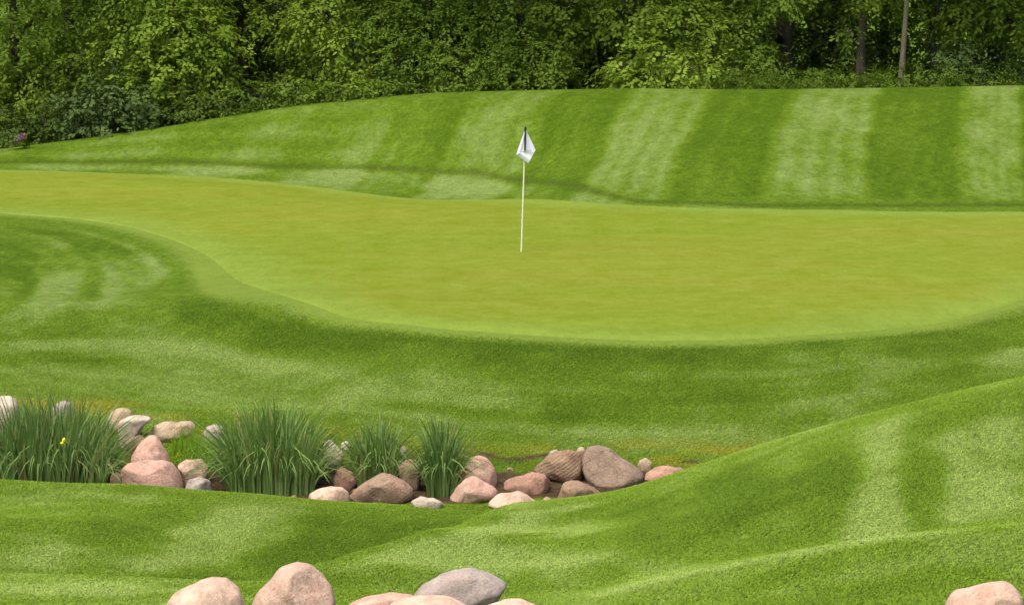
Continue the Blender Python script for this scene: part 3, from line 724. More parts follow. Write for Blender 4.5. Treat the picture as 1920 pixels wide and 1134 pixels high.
ROCKS = [
 ('white rounded boulder behind tall iris at the left photo edge', [(-22, 766), (-15, 748), (0, 742), (20, 742), (32, 750), (37, 763), (30, 775), (0, 778)], 30.9, 'r_cream', 1, .02),
 ('small grey stone mostly hidden behind the left iris clump top', [(94, 772), (104, 758), (118, 750), (132, 754), (140, 768), (120, 780)], 31.0, 'r_grey', 1, .03),
 ('tan brown stone at the dry turf edge above the cream slab', [(198, 786), (204, 773), (215, 767), (232, 765), (247, 768), (249, 781), (230, 794), (205, 794)], 30.9, 'r_tan', 3, .04),
 ('cream pointed slab leaning right beside the left iris clump', [(220, 803), (224, 790), (240, 780), (260, 777), (287, 785), (270, 798), (250, 812), (228, 820)], 30.6, 'r_cream', 2, .03),
 ('long mossy tan boulder behind the pale sedge tuft', [(279, 814), (290, 798), (312, 791), (340, 788), (358, 787), (370, 796), (364, 810), (318, 822), (285, 822)], 30.75, 'r_tan', 3, .04),
 ('grey tan stone peeping out left of the middle iris clump top', [(378, 814), (388, 800), (406, 795), (422, 801), (424, 818), (385, 824)], 30.6, 'r_grey', 2, .04),
 ('small rusty stone wedged behind the pink pyramid boulder', [(241, 830), (250, 819), (265, 816), (274, 824), (272, 838), (245, 840)], 30.35, 'r_brown', 2, .04),
 ('pink pyramid boulder resting behind the big pink block', [(239, 874), (254, 841), (264, 828), (279, 816), (290, 816), (302, 830), (313, 850), (327, 872), (322, 890), (244, 890)], 29.75, 'r_pink', 4, .025),
 ('big flat-topped pink boulder at the front left of the stream', [(226, 882), (238, 867), (265, 862), (305, 863), (331, 871), (343, 890), (347, 912), (332, 918), (240, 917), (229, 900)], 29.25, 'r_pink', 3, .022),
 ('pinkish stone between big pink boulder and middle iris clump', [(330, 872), (349, 862), (380, 859), (392, 874), (388, 896), (350, 900)], 29.6, 'r_palepink', 3, .03),
 ('grey lichened stone at the foot of the middle iris clump', [(346, 914), (354, 899), (374, 894), (394, 900), (398, 920), (360, 924)], 29.05, 'r_grey', 3, .04),
 ('small dark stone left of the big pink boulder', [(204, 906), (208, 890), (218, 884), (230, 890), (231, 908)], 29.35, 'r_brown', 2, .04),
 ('flat tan stone at lower left on the near lawn edge', [(-20, 914), (-10, 904), (12, 901), (38, 902), (50, 910), (30, 918)], 28.5, 'r_tan', 2, .03),
 ('cream half-round boulder right of the middle iris clump', [(603, 880), (602, 845), (609, 825), (621, 823), (636, 837), (647, 854), (641, 872), (622, 884)], 29.9, 'r_cream', 2, .025),
 ('small white stone in the turf gap above the cream half-round boulder', [(638, 842), (641, 829), (650, 826), (657, 833), (655, 845)], 30.4, 'r_cream', 1, .03),
 ('knobbly pink brown stone above the pale flat boulder', [(621, 898), (629, 882), (645, 876), (662, 884), (669, 900), (662, 918), (632, 918)], 29.4, 'r_red', 4, .06),
 ('pale flat boulder at the stream front left of the brown pyramid', [(570, 928), (594, 916), (620, 912), (641, 913), (653, 920), (658, 936), (605, 942)], 28.6, 'r_palepink', 2, .025),
 ('broad brown pyramid boulder with dark and pale bands', [(650, 930), (680, 907), (702, 892), (717, 887), (735, 891), (756, 901), (773, 913), (778, 931), (756, 940), (657, 940)], 28.95, 'r_band', 4, .02),
 ('low cream stone sunk in the lawn edge right of brown pyramid', [(766, 940), (788, 930), (815, 934), (836, 945), (815, 952), (780, 948)], 28.4, 'r_cream', 1, .025),
 ('squarish brown stone between the two slim iris clumps', [(745, 872), (762, 860), (786, 862), (792, 880), (786, 908), (752, 908)], 29.4, 'r_brown', 3, .03),
 ('thin grey upright stone above the squarish brown stone', [(749, 868), (751, 840), (758, 834), (764, 846), (767, 868)], 29.75, 'r_grey', 2, .03),
 ('rounded pink boulder standing upright right of the last iris', [(864, 896), (873, 867), (884, 856), (898, 853), (915, 860), (927, 875), (933, 898), (930, 918), (868, 916)], 29.35, 'r_pink', 1, .018),
 ('pink triangular boulder in front of the rounded pink one', [(835, 938), (854, 916), (870, 900), (887, 893), (903, 898), (932, 916), (934, 930), (922, 943), (840, 944)], 28.9, 'r_pink', 4, .03),
 ('low tan slab at the front of the stream under the red wedge', [(912, 946), (931, 926), (970, 920), (992, 929), (1018, 949), (995, 960), (940, 958)], 28.5, 'r_palepink', 3, .025),
 ('red brown wedge boulder below the striped layered rock', [(939, 905), (970, 892), (1000, 885), (1020, 890), (1041, 905), (1033, 919), (1005, 932), (980, 926), (945, 918)], 29.2, 'r_red', 5, .025),
 ('striped layered brown rock leaning on the largest boulder', [(993, 886), (1015, 865), (1040, 848), (1062, 842), (1085, 845), (1092, 865), (1091, 900), (1058, 909), (1037, 899), (1013, 890)], 29.6, 'r_layer', 5, .03),
 ('tiny tan stone on top between layered rock and largest boulder', [(1079, 850), (1084, 839), (1092, 837), (1098, 844), (1096, 855)], 29.75, 'r_tan', 1, .03),
 ('largest grey brown boulder of the stream, egg shaped', [(1090, 860), (1099, 839), (1118, 835), (1145, 841), (1166, 857), (1191, 875), (1210, 890), (1207, 904), (1172, 922), (1128, 926), (1101, 904), (1092, 882)], 29.5, 'r_big', 3, .018),
 ('brown triangular stone in front of the largest boulder', [(1043, 938), (1056, 905), (1072, 901), (1086, 902), (1103, 908), (1132, 928), (1110, 950), (1045, 950)], 28.85, 'r_brown', 5, .03),
 ('small greenish stone between tan slab and brown triangle', [(1008, 946), (1024, 931), (1043, 938), (1042, 954), (1018, 956)], 28.6, 'r_tan', 2, .04),
 ('small rounded ochre stone right of the largest boulder', [(1194, 875), (1200, 861), (1211, 857), (1222, 866), (1222, 884), (1200, 888)], 29.9, 'r_tan', 2, .03),
 ('jagged red stone half hidden by the mound', [(1206, 912), (1214, 886), (1230, 875), (1255, 874), (1284, 881), (1280, 900), (1240, 912)], 29.5, 'r_red', 5, .05),
 ('white stone peeping over the mound below the largest boulder', [(1168, 926), (1176, 915), (1192, 909), (1212, 910), (1218, 926), (1190, 932)], 28.4, 'r_cream', 1, .025),
 ('small grey stone tucked behind the layered rock', [(1026, 858), (1032, 845), (1044, 842), (1052, 850), (1048, 862)], 30.0, 'r_grey', 2, .04),
]
for i, (lab, poly, Y, mt, cu, ro) in enumerate(ROCKS):
    boulder('boulder', lab, poly, Y, mt, cu + 2, ro * 1.35, seed=i, group=G1, boxy=.70, sub=4 if max(p[0] for p in poly) - min(p[0] for p in poly) > 45 else 3)
G2 = 'boulders at the bottom of the picture'
FRONT = [
 ('speckled pale pink boulder at the bottom, leftmost of the near ones', [(306, 1150), (312, 1130), (322, 1116), (347, 1099), (378, 1085), (400, 1081), (426, 1084), (450, 1103), (462, 1136), (460, 1170), (430, 1190), (335, 1188), (308, 1172)], 16.2, 'r_palepink', 1, .015),
 ('tall humped pink boulder with a shoulder on its left side', [(470, 1150), (473, 1128), (482, 1110), (502, 1091), (515, 1074), (527, 1062), (556, 1054), (584, 1059), (607, 1078), (622, 1100), (630, 1126), (626, 1160), (600, 1182), (500, 1180)], 16.6, 'r_palepink', 1, .016),
 ('grey purple boulder with pale veins behind the low pink ones', [(768, 1124), (787, 1099), (826, 1077), (858, 1069), (886, 1065), (921, 1075), (955, 1095), (940, 1118), (915, 1150), (850, 1165), (785, 1150)], 17.2, 'r_grey', 3, .015),
 ('low flat pink boulder cut by the bottom edge', [(640, 1150), (652, 1133), (688, 1119), (735, 1111), (774, 1115), (800, 1130), (800, 1165), (700, 1180), (650, 1170)], 16.3, 'r_pink', 1, .015),
 ('pale domed pink boulder in front of the grey purple one', [(716, 1160), (722, 1138), (747, 1122), (795, 1116), (842, 1119), (876, 1134), (890, 1160), (860, 1190), (740, 1190)], 15.7, 'r_palepink', 1, .014),
 ('low pink boulder just peeping in right of the grey one', [(900, 1160), (912, 1136), (945, 1124), (977, 1123), (1006, 1134), (1018, 1160), (980, 1185), (920, 1180)], 16.0, 'r_palepink', 1, .015),
 ('lone pale pink boulder at the bottom right corner', [(1768, 1150), (1774, 1130), (1782, 1114), (1792, 1108), (1820, 1101), (1855, 1093), (1883, 1090), (1896, 1093), (1906, 1102), (1916, 1118), (1922, 1150), (1900, 1190), (1800, 1195), (1770, 1175)], 14.7, 'r_palepink', 3, .015),
]
for i, (lab, poly, Y, mt, cu, ro) in enumerate(FRONT):
    boulder('boulder', lab, poly, Y, mt, cu, ro, seed=60 + i, group=G2, sub=5, boxy=.8, depth=.9)

# ------------------------------------------------------------------ iris clumps
def blades(cx0, cx1, Y, dy, hmin, hmax, n, wid, seed, bend=.35, zbase=None):
    rg = np.random.default_rng(seed); V = []; F = []
    for i in range(n):
        px = rg.uniform(cx0, cx1); y = Y + rg.uniform(-dy, dy)
        x = (px - 960) / F_PX * y * 1.008
        edge = abs((px - (cx0 + cx1) / 2) / ((cx1 - cx0) / 2))
        z = hz(x, y) - .03
        h = rg.uniform(hmin, hmax) * (1 - .38 * edge ** 2.5)
        a = rg.uniform(0, 6.283); side = (px - (cx0 + cx1) / 2) / (cx1 - cx0)
        d = np.array([math.cos(a) * .6 + side * 1.6, math.sin(a) * .8, 0]); 
        lean = rg.uniform(.02, bend) * h * (1 + edge * .5)
        w = wid * rg.uniform(.7, 1.25); ang = rg.uniform(0, 3.14); sx = np.array([math.cos(ang), math.sin(ang) * .6, 0]) * w * .5
        flop = rg.random() < .42; k = len(V); seg = 6
        for s in range(seg + 1):
            t = s / seg; p = np.array([x, y, z]) + d * lean * t ** 2.2 + np.array([0, 0, h * t])
            if flop and t > .6:
                u = (t - .6) / .4; p = p + d * .16 * u + np.array([0, 0, -h * (.28 * u + .30 * u * u)])
            ww = 1.0 if t < .55 else max(.04, 1 - ((t - .55) / .45) ** 1.6)
            V += [p - sx * ww, p + sx * ww]
        F += [(k + 2 * s, k + 2 * s + 1, k + 2 * s + 3, k + 2 * s + 2) for s in range(seg)]
    return V, F
GI = 'iris clumps in the stream bed'
def clump(label, x0, x1, Y, dy, h0, h1, n, wid, mat, seed, bend=.35, name='iris_clump', grp=GI):
    cxm = (x0 + x1) / 2; X = (cxm - 960) / F_PX * Y * 1.008
    r = empty(name, (X, Y, hz(X, Y))); tag(r, label, 'iris' if name == 'iris_clump' else 'sedge', grp)
    v, f = blades(x0, x1, Y, dy, h0, h1, n, wid, seed, bend)
    tag(mesh_obj('blades', v, f, M[mat], r), kind='stuff')
    return r
c1 = clump('widest dark green iris clump at the left with a single yellow flower', -60, 198, 29.75, .5, .80, 1.18, 1900, .025, 'iris_dark', 1, .5)
clump('dense arching iris clump in the middle of the stream', 422, 584, 29.35, .38, .66, 1.12, 1400, .024, 'iris', 2, .55)
clump('slim upright iris clump left of the squarish brown stone', 668, 740, 29.65, .25, .48, .78, 560, .022, 'iris', 3, .5)
clump('slim upright iris clump beside the rounded pink boulder', 800, 852, 29.35, .25, .56, .92, 500, .022, 'iris_dark', 4, .5)
clump('low bright yellow green sedge tuft behind the big pink boulder', 316, 392, 30.1, .2, .34, .54, 420, .012, 'sedge', 5, .25, 'sedge_tuft', None)
# yellow iris flower on the left clump
M['yellow'] = mat_plain('yellow_petal', (.75, .68, .02), .5, .2)
fx = at(118, 828, 29.2)
fl = empty('flower', tuple(np.array(fx) - np.array(c1.location))); fl.parent = c1
def local(V): return [np.array(p) for p in V]
fgz = hz(fx[0], fx[1])
v, f = tube([(fx[0], fx[1], fgz - .03), (fx[0] + .01, fx[1], (fgz + fx[2]) / 2), (fx[0], fx[1], fx[2])], [.006, .006, .005], 6)
mesh_obj('stem', v, f, M['iris'], fl)
for k in range(6):
    a = k * 1.047 + .3; up = 1 if k % 2 else -.8
    d = np.array([math.cos(a), math.sin(a), 0]); s = np.array([-math.sin(a), math.cos(a), 0]); V = []
    L_ = .052 if k % 2 == 0 else .04
    for t, ww in ((0, .25), (.35, .8), (.7, 1), (1, .3)):
        p = np.array(fx) + d * L_ * t + np.array([0, 0, .03 * up * t * t + .012 * t])
        V += [p - s * .018 * ww, p + s * .018 * ww]
    mesh_obj('petal', V, [(0, 1, 3, 2), (2, 3, 5, 4), (4, 5, 7, 6)], M['yellow'], fl)

# ------------------------------------------------------------------ foliage builder
def sprays(C, N, size, nleaf, length, rg, droop=.45, fan=1.0):
    """leafy twigs: C centres, N outward directions -> vertices and quads of small kite leaves"""
    m = len(C); C = np.asarray(C); N = np.asarray(N)
    D = N * .55 + rg.normal(size=(m, 3)) * .5; D[:, 2] -= droop; D /= np.linalg.norm(D, axis=1, keepdims=True)
    Sd = np.cross(D, np.array([0, 0, 1.])); Sd /= np.linalg.norm(Sd, axis=1, keepdims=True) + 1e-6
    Up = np.cross(Sd, D)
    L = length * rg.uniform(.6, 1.3, (m, 1))
    V = []
    t = (np.arange(nleaf) + .5) / nleaf
    t = t[None, :] + rg.uniform(-.05, .05, (m, nleaf)); sg = np.where(np.arange(nleaf) % 2, 1.0, -1.0)[None, :]
    base = C[:, None, :] + (D * L)[:, None, :] * t[..., None] + np.array([0, 0, -1.0]) * (L[:, None, :] * .28) * (t ** 2)[..., None]
    ax = D[:, None, :] * rg.uniform(.3, .9, (m, nleaf, 1)) + Sd[:, None, :] * (sg * rg.uniform(.5, 1.1, (m, nleaf)))[..., None] * fan + rg.normal(size=(m, nleaf, 3)) * .22
    ax[..., 2] -= rg.uniform(.05, .6, (m, nleaf)); ax /= np.linalg.norm(ax, axis=2, keepdims=True)
    nn = N[:, None, :] * .9 + Up[:, None, :] * .25 + rg.normal(size=(m, nleaf, 3)) * .30; nn[..., 2] += .45
    wv = np.cross(ax, nn); wv /= np.linalg.norm(wv, axis=2, keepdims=True) + 1e-6
    sz = size * rg.uniform(.6, 1.35, (m, nleaf, 1))
    base = base + ax * sz * .25
    p0 = base; p1 = base + ax * sz * .45 + wv * sz * .30; p2 = base + ax * sz; p3 = base + ax * sz * .45 - wv * sz * .30
    V = np.stack([p0, p1, p2, p3], 2).reshape(-1, 3)
    F = np.arange(len(V)).reshape(-1, 4)
    return V, F
def lobe_points(c, r, n, rg, inner=.72):
    d = rg.normal(size=(n, 3)); d /= np.linalg.norm(d, axis=1, keepdims=True)
    rad = inner + (1 - inner) * rg.random((n, 1)) ** .6
    lump = 1 + .22 * np.sin(d[:, :1] * 5.1 + c[0]) * np.cos(d[:, 2:3] * 4.3 + c[2] * 2) 
    return np.asarray(c) + d * rad * lump * np.asarray(r), d
def make_tree(name, label, cat, base, trunk_r, height, lobes, mat, bark, seed, leaf=.105, dens=19, nleaf=12, top_r=2.6, top=True, lean=(0, 0), group=None, limbs=True, trunk_pts=None):
    """lobes: (px, py, half-width px, half-height px, distance) seen in the photograph; the upper crown is added above"""
    rg = np.random.default_rng(seed)
    bx, by = base; bz = hz(bx, by)
    leaf *= 1.12; dens *= .95
    r = empty(name, (bx, by, bz)); tag(r, label, cat, group)
    lob = []
    for px, py, rx, rz, Y in lobes:
        c = at(px, py, Y); k = .97 * Y / F_PX; lob.append((c, np.array([rx * k, max(rx * k * .75, .45), rz * k * .92]), dens, leaf, nleaf))
    if top:
        for i in range(7):
            a = rg.uniform(0, 6.28); q = top_r * rg.uniform(.2, .9)
            c = np.array([bx + lean[0] + q * math.cos(a), by + lean[1] + q * math.sin(a), bz + max(height * rg.uniform(.6, .95), 6.2)])
            lob.append((c, np.array([1, 1, .75]) * top_r * rg.uniform(.55, .8), 4.5, leaf * 2.0, 10))
    Vs, Fs, k = [], [], 0
    for c, rad, dn, lf, nl in lob:
        area = 4 * math.pi * ((rad[0] * rad[1]) ** 1.6 / 3 + (rad[0] * rad[2]) ** 1.6 / 3 + (rad[1] * rad[2]) ** 1.6 / 3) ** (1 / 1.6)
        P, N = lobe_points(c, rad, max(6, int(area * dn)), rg)
        g = H(P[:, 0], P[:, 1]) + .05; ok = P[:, 2] > g
        V, F = sprays(P[ok], N[ok], lf, nl, lf * 4.2, rg)
        Vs.append(V); Fs.append(F + k); k += len(V)
    crown = mesh_obj('crown' if cat == 'tree' else 'foliage', np.concatenate(Vs), np.concatenate(Fs), M[mat], r)
    # trunk and limbs
    twigs = []
    n = 9; ts = np.linspace(0, 1, n)
    wig = rg.normal(size=(n, 2)).cumsum(0) * .05 * (height / 10); wig -= wig[0]
    P = np.stack([bx + lean[0] * ts + wig[:, 0], by + lean[1] * ts + wig[:, 1], bz - .15 + (height * .85 + .15) * ts], -1)
    if trunk_pts is not None:
        P[:, 0] = np.interp(P[:, 2], [q[2] for q in trunk_pts], [q[0] for q in trunk_pts]) + np.where(P[:, 2] > trunk_pts[-1][2], (P[:, 2] - trunk_pts[-1][2]) * .03, 0)
    R = trunk_r * (1.0 - .8 * ts); R[0] *= 1.35
    v, f = tube(P, R, 9); tr = mesh_obj('trunk' if cat == 'tree' else 'stem', v, f, M[bark], r, True)
    if limbs:
        for c, rad, dn, lf, nl in lob:
            zt = min(max(c[2] - .8 * rad[2], bz + .3), bz + height * .8); j = int(np.argmin(np.abs(P[:, 2] - zt))); j = min(j, n - 2)
            s = P[j]; e = np.asarray(c); mid = (s + e) / 2 + np.array([0, 0, .15 * np.linalg.norm(e - s)]) + rg.normal(size=3) * .1
            v, f = tube([s, (s + mid) / 2 + rg.normal(size=3) * .04, mid, e], [R[j] * .45, R[j] * .34, R[j] * .24, .012], 6)
            mesh_obj('limb', v, f, M[bark], r, True)
            for q in range(5):
                d = rg.normal(size=3); d /= np.linalg.norm(d); tip = e + d * rad * .8; st = mid * .4 + e * .6
                twigs.append(tube([st, (st + tip) / 2 + np.array([0, 0, .08]), tip], [.018, .012, .005], 4))
        v, f = merge(twigs); tag(mesh_obj('twigs', v, f, M[bark], r, True), kind='stuff')
    return r
def gp(px, Y): return ((px - 960) / F_PX * Y * 1.004, Y)
GT = 'trees along the wood edge'; GS = 'shrubs along the wood edge'
# --- trees with foliage reaching into the picture, left to right
make_tree('broadleaf_tree', 'bright yellow green tree at the far left of the wood', 'tree', gp(40, 69.5), .16, 9, 
   [(20, 60, 110, 95, 69), (120, 30, 90, 70, 69.3), (70, 150, 95, 60, 68.8), (-40, 170, 90, 90, 69.3), (150, 130, 60, 50, 68.6), (10, 215, 60, 50, 68.2)], 'lf_bright', 'bark_brown', 1, leaf=.10, group=GT)
make_tree('broadleaf_tree', 'tall drooping yellow green tree left of the dark gap', 'tree', gp(330, 69.5), .18, 11,
   [(250, 50, 75, 45, 68.6), (340, 40, 95, 45, 68.4), (230, 95, 50, 28, 68.2), (320, 112, 70, 30, 68.0), (400, 85, 55, 45, 68.4), (275, 148, 55, 32, 67.9), (340, 180, 60, 36, 68.0), (410, 150, 45, 40, 68.3), (295, -20, 120, 50, 69)],
   'lf_bright', 'bark_brown', 2, leaf=.115, dens=20, group=GT)
make_tree('broadleaf_tree', 'mid green tree with a bright top branch right of the dark gap', 'tree', gp(610, 70), .17, 11,
   [(600, 25, 70, 45, 68.6), (650, 90, 55, 50, 68.3), (560, 60, 45, 40, 69), (640, 150, 45, 40, 68), (520, 25, 50, 35, 69.4), (590, 120, 40, 40, 69)], 'lf_bright', 'bark_dark', 3, leaf=.105, group=GT)
make_tree('broadleaf_tree', 'dense dark green thorn tree left of the flagstick', 'tree', gp(800, 69.5), .15, 8,
   [(740, 40, 85, 55, 69), (850, 60, 90, 60, 68.6), (770, 120, 70, 55, 68.2), (870, 130, 80, 50, 67.9), (720, 165, 45, 30, 67.6), (800, 10, 100, 40, 69.2)], 'lf_mid', 'bark_dark', 4, leaf=.085, dens=32, group=GT)
make_tree('broadleaf_tree', 'dense rounded tree with lobed right edge behind the flag', 'tree', gp(980, 69), .15, 8,
   [(960, 50, 85, 60, 68.6), (1010, 105, 55, 50, 67.8), (940, 130, 60, 45, 67.6), (1040, 140, 28, 30, 67.2), (900, 40, 70, 55, 68.9), (1050, 95, 22, 22, 67.4)], 'lf_mid', 'bark_dark', 5, leaf=.09, dens=30, group=GT)
make_tree('broadleaf_tree', 'tree with bright boughs hanging in at the top right of the flag', 'tree', gp(1180, 70), .2, 11,
   [(1060, 20, 80, 35, 68.8), (1180, 25, 80, 45, 68.4), (1290, 35, 70, 45, 68.2), (1120, 60, 50, 25, 69), (1220, 70, 60, 30, 68.4), (1330, 70, 40, 35, 68), (1270, 5, 90, 30, 69)], 'lf_bright', 'bark_dark', 6, leaf=.115, dens=18, group=GT)
make_tree('broadleaf_tree', 'thick dark trunked tree left in the open wood', 'tree', gp(1470, 70.5), .26, 13,
   [(1400, 25, 50, 40, 69), (1440, -10, 80, 35, 69), (1420, 80, 30, 30, 68.5), (1380, 55, 40, 35, 68.6)], 'lf_mid', 'bark_dark', 7, leaf=.11, group=GT, top_r=3.2)
make_tree('broadleaf_tree', 'dark slender tree right of the thick dark trunk', 'tree', gp(1560, 73), .14, 12, [(1540, -5, 60, 25, 72), (1590, 20, 30, 15, 71.5)], 'lf_mid', 'bark_dark', 8, group=GT)
make_tree('broadleaf_tree', 'pinkish brown trunked tree in the open wood', 'tree', gp(1610, 69), .125, 12, [(1640, 0, 50, 18, 69.5), (1590, 60, 18, 14, 68.6)], 'lf_mid', 'bark_brown', 9, group=GT)
make_tree('broadleaf_tree', 'pale straight slender trunked tree leaning slightly right', 'tree', gp(1689, 67.5), .078, 11, [(1660, -15, 60, 20, 68.5)], 'lf_bright', 'bark_pale', 10, group=GT,
   trunk_pts=[at(1689, 150, 67.5), at(1701, 0, 67.5)])
make_tree('broadleaf_tree', 'thin crooked dark tree between pale trunk and pale leaved shrub', 'tree', gp(1748, 69), .05, 8, [(1770, 20, 50, 25, 69), (1790, 45, 30, 15, 68.7)], 'lf_bright', 'bark_dark', 11, group=GT)
make_tree('broadleaf_tree', 'tree with maple-like leaves at the top right corner', 'tree', gp(1862, 70.5), .24, 12,
   [(1860, 5, 70, 25, 68.8), (1900, 40, 40, 25, 68.4), (1800, 30, 50, 18, 69), (1930, 20, 50, 45, 68.6)], 'lf_bright', 'bark_dark', 12, leaf=.125, dens=16, group=GT)
make_tree('broadleaf_tree', 'bare lower trunk of a tree at the right photo edge', 'tree', gp(1919, 67), .075, 11, [(1960, 0, 40, 30, 68)], 'lf_mid', 'bark_brown', 13, group=GT)
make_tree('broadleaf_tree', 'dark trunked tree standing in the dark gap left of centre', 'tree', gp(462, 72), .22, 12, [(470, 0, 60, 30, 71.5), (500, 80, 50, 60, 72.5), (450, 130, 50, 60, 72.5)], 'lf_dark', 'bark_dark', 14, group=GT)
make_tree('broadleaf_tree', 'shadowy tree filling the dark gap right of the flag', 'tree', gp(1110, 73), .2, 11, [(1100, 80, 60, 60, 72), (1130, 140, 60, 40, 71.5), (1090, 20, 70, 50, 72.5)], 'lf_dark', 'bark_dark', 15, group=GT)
# --- shrubs
def shrub(label, px, Y, lobes, mat, seed, leaf=.10, dens=24, h=2.2):
    return make_tree('shrub', label, 'shrub', gp(px, Y + .6), .035, h * .5, lobes, mat, 'bark_dark', seed, leaf=leaf, dens=dens, top=False, group=GS)
shrub('dark blue green shrub with large leaves under the left trees', 200, 67.5, [(170, 205, 60, 55, 67.4), (240, 180, 65, 55, 67.6), (215, 250, 70, 35, 67.0)], 'lf_grey', 31, .125, 20)
shrub('dark shrub at the left edge above the pink flowers', 30, 67.5, [(20, 245, 55, 40, 67.2), (90, 235, 55, 45, 67.3)], 'lf_dark', 32, .10)
shrub('dark low shrub below the drooping yellow green tree', 330, 67.6, [(310, 225, 55, 35, 67.3), (380, 205, 60, 40, 67.5), (440, 205, 50, 35, 67.6)], 'lf_dark', 33, .09)
shrub('green shrub low at the foot of the dark gap', 500, 67.6, [(480, 180, 50, 40, 67.5), (550, 175, 50, 40, 67.4)], 'lf_under', 34, .09)
shrub('mid green shrub low below the bright tree left of centre', 640, 67.4, [(620, 180, 45, 30, 67.3), (680, 180, 50, 28, 67.2)], 'lf_mid', 35, .09)
shrub('dark shrub low under the dense thorn tree', 790, 67.3, [(770, 178, 60, 28, 67.2), (850, 172, 50, 25, 67.1)], 'lf_under', 36, .09)
shrub('bright maple-like shrub in front of the wood right of the flag', 1230, 66.3, [(1170, 130, 45, 35, 66.4), (1240, 105, 55, 35, 66.5), (1300, 135, 42, 30, 66.1), (1220, 150, 60, 25, 66.0)], 'lf_bright', 37, .12, 20)
shrub('dim shrub between maple-like shrub and thick dark trunk', 1390, 67.5, [(1370, 130, 45, 40, 67.4), (1430, 120, 45, 45, 68)], 'lf_under', 38, .09)
shrub('dark bush behind the pinkish brown trunk', 1560, 71.5, [(1520, 85, 45, 50, 71.5), (1600, 95, 50, 45, 71.2), (1660, 90, 40, 50, 72)], 'lf_dark', 39, .10)
shrub('pale leaved shrub right of the thin crooked tree', 1795, 66.8, [(1790, 105, 32, 40, 66.7), (1815, 135, 35, 30, 66.5), (1770, 135, 25, 28, 66.6)], 'lf_grey', 40, .10, 22)
shrub('dim brushwood bush at the right edge of the wood', 1880, 68.5, [(1870, 100, 40, 45, 69.5), (1900, 130, 40, 30, 69)], 'lf_dark', 41, .09, 14)
# --- trunks standing deeper in the wood
GB = 'trees deeper in the wood'
for i, (px, Y, r, lab) in enumerate([(1345, 76, .16, 'dim trunk deep in the wood behind the maple-like shrub'), (1520, 79, .2, 'dim trunk deep in the wood right of the thick dark trunk'),
        (1645, 80, .16, 'dim trunk deep in the wood between pinkish and pale trunks'), (1740, 77, .15, 'dim trunk deep in the wood beside the thin crooked tree'),
        (1830, 80, .2, 'dim trunk deep in the wood behind the pale leaved shrub'), (1010, 79, .2, 'dim trunk deep in the wood behind the lobed tree'),
        (700, 78, .2, 'dim trunk deep in the wood behind the thorn tree'), (420, 78, .2, 'dim trunk deep in the wood behind the drooping tree'), (140, 77, .2, 'dim trunk deep in the wood behind the far left tree')]):
    make_tree('forest_tree', lab, 'tree', gp(px, Y), r, 12, [(px + 20, -30, 90, 40, Y)], 'lf_mid', 'bark_dark' if i % 3 else 'bark_brown', 50 + i, leaf=.14, dens=9, group=GB, top_r=3.3)
# --- the wood's depth: countless leaves, saplings and undergrowth
rg = np.random.default_rng(99)
def mass(name, label, n, x0, x1, y0, y1, zlo, zhi, leaf, nl, mat, seed, clumpy=.5, cat='undergrowth'):
    rg = np.random.default_rng(seed)
    m = max(1, n // 14); cx = rg.uniform(x0, x1, m); cy = rg.uniform(y0, y1, m); ch = zlo + (zhi - zlo) * rg.random(m) ** 1.3
    k = rg.integers(0, m, n); sp = rg.normal(size=(n, 3)) * clumpy
    P = np.stack([cx[k] + sp[:, 0], cy[k] + sp[:, 1], 0 * cx[k]], -1); P[:, 1] = np.clip(P[:, 1], y0, y1 + 3)
    P[:, 2] = H(P[:, 0], P[:, 1]) + np.clip(ch[k] + sp[:, 2] * .7, .03, None)
    N = rg.normal(size=(n, 3)); N[:, 2] = np.abs(N[:, 2]) * .4
    V, F = sprays(P, N, leaf, nl, leaf * 4, rg)
    o = mesh_obj(name, V, F, M[mat], loc=(0, (y0 + y1) / 2, .5)); tag(o, label, cat, kind='stuff'); return o
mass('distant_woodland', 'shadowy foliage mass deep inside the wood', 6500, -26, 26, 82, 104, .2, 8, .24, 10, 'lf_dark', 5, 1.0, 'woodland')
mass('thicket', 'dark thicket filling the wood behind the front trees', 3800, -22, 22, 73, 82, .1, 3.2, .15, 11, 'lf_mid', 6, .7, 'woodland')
mass('undergrowth', 'low leafy undergrowth along the foot of the wood', 2600, -17, 17, 66.8, 73, .02, .45, .085, 10, 'lf_under', 7, .35)
mass('bracken', 'bright low growth in front of the trunks at the right end of the wood', 1500, 4.5, 15, 65.2, 67.4, .03, .42, .07, 10, 'lf_under', 8, .22)
# --- pink flowering plant at the left end of the wood edge
fpz = at(40, 272, 65.6); gfl = hz(fpz[0], 65.6)
pl = empty('flowering_plant', (fpz[0], 65.6, gfl)); tag(pl, 'small plant with pink flowers at the left end of the wood edge', 'plant')
M['pink'] = mat_plain('pink_petal', (.46, .27, .44), .6, .2); M['pinkred'] = mat_plain('deep_pink_petal', (.34, .10, .16), .6, .2)
Pn = np.array([fpz[0], 65.6, gfl]) + rg.normal(size=(40, 3)) * np.array([.12, .1, .04]) + np.array([0, 0, .10])
V, F = sprays(Pn, np.tile([0, 0, 1.], (40, 1)), .06, 8, .16, rg); mesh_obj('foliage', V, F, M['lf_under'], pl)
for k in range(9):
    c = np.array([fpz[0] + rg.uniform(-.12, .12), 65.5 + rg.uniform(-.12, .08), gfl + rg.uniform(.16, .33)]); V = []; F = []
    for j in range(10):
        a = rg.uniform(0, 6.28); u = rg.uniform(.1, 1); d = np.array([math.cos(a) * (1 - u * .5), math.sin(a) * (1 - u * .5), u]); s = np.cross(d, [.2, .3, 1]); s /= np.linalg.norm(s)
        q = len(V); V += [c, c + d * .038 + s * .038, c + d * .085, c + d * .038 - s * .038]; F.append((q, q + 1, q + 2, q + 3))
    mesh_obj('flower', V, F, M['pinkred' if k % 4 == 0 else 'pink'], pl)

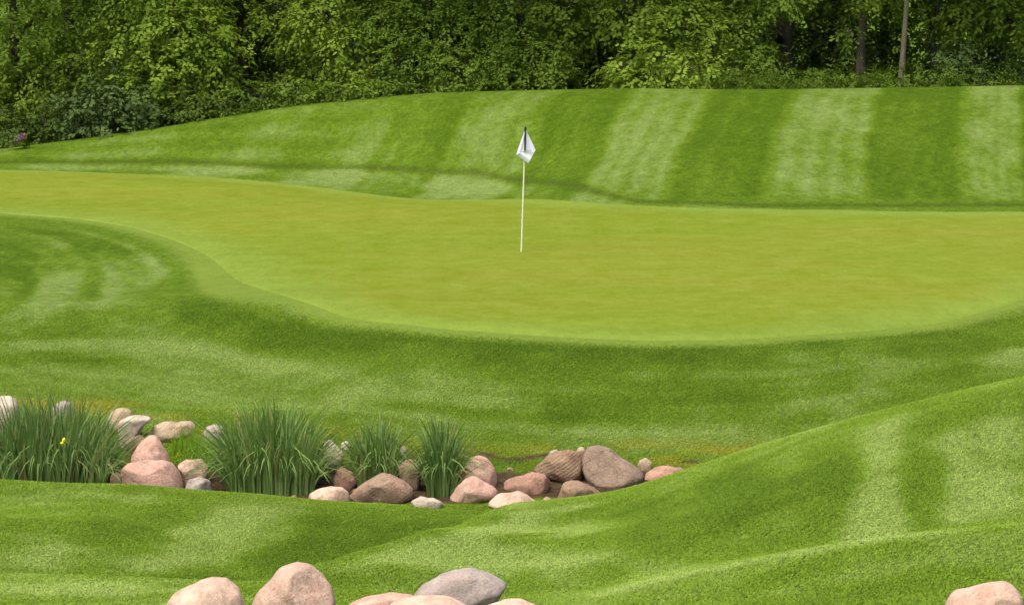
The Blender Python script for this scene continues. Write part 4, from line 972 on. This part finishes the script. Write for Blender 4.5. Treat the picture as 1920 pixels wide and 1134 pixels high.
# ------------------------------------------------------------------ pebbles between the boulders
bm = bmesh.new(); bmesh.ops.create_icosphere(bm, subdivisions=2, radius=1.0)
PV = np.array([v.co[:] for v in bm.verts]); PF = np.array([[v.index for v in q.verts] for q in bm.faces]); bm.free()
rp = np.random.default_rng(12); Vs, Fs = [], []; kk = 0
for i in range(170):
    t = rp.random() * (len(BED) - 1.01); j = int(t); p = BED[j] * (1 - t + j) + BED[j + 1] * (t - j)
    x = p[0] + rp.normal() * .1; y = p[1] + rp.uniform(-.75, .65); r = rp.uniform(.010, .040) * (1 if rp.random() < .85 else 1.6)
    a = rp.random() * 6.283; q = PV * np.array([1, rp.uniform(.6, .95), rp.uniform(.45, .75)]) * r
    q = q * (1 + .16 * np.sin(PV[:, :1] * 3 + i) * np.cos(PV[:, 1:2] * 4 + 2 * i))
    q = np.stack([q[:, 0] * math.cos(a) - q[:, 1] * math.sin(a), q[:, 0] * math.sin(a) + q[:, 1] * math.cos(a), q[:, 2]], -1)
    Vs.append(q + np.array([x, y, hz(x, y) + r * .15])); Fs.append(PF + kk); kk += len(PV)
tag(mesh_obj('pebbles', np.concatenate(Vs), np.concatenate(Fs), M['r_brown'], None, True, loc=(0, 29.4, -.8)), 'small brown pebbles littering the stream bed between the boulders', 'pebbles', kind='stuff')

# ------------------------------------------------------------------ unmown grass round the near boulders
rq = np.random.default_rng(31); V = []; F = []
for o in [q for q in list(COL.objects) if q.get('group') == G2]:
    bb = np.array([o.matrix_basis @ Vector(c) for c in o.bound_box]); x0, y0 = bb[:, :2].min(0); x1, y1 = bb[:, :2].max(0)
    cx, cy, rx, ry = (x0 + x1) / 2, (y0 + y1) / 2, (x1 - x0) / 2, (y1 - y0) / 2
    for i in range(420):
        a = rq.uniform(0, 6.283); r = 1.0 + abs(rq.normal()) * .10 - .06
        x, y = cx + rx * r * math.cos(a), cy + ry * r * math.sin(a); z = hz(x, y) - .01; h = rq.uniform(.03, .085)
        b = rq.uniform(0, 6.283); dx, dy = math.cos(b) * h * .5, math.sin(b) * h * .5; g = rq.uniform(0, 3.14); wx, wy = math.cos(g) * .0024, math.sin(g) * .0024
        k = len(V); V += [(x - wx, y - wy, z), (x + wx, y + wy, z), (x + dx * .4 + wx * .8, y + dy * .4 + wy * .8, z + h * .6), (x + dx * .4 - wx * .8, y + dy * .4 - wy * .8, z + h * .6), (x + dx, y + dy, z + h)]
        F += [(k, k + 1, k + 2, k + 3), (k + 3, k + 2, k + 4)]
M['longgrass'] = mat_leaf('long_grass', (.09, .16, .008), (.20, .28, .04), .3)
tag(mesh_obj('long_grass', V, F, M['longgrass'], loc=(0, 16, .9)), 'longer unmown grass growing round the boulders at the bottom edge', 'grass', kind='stuff')
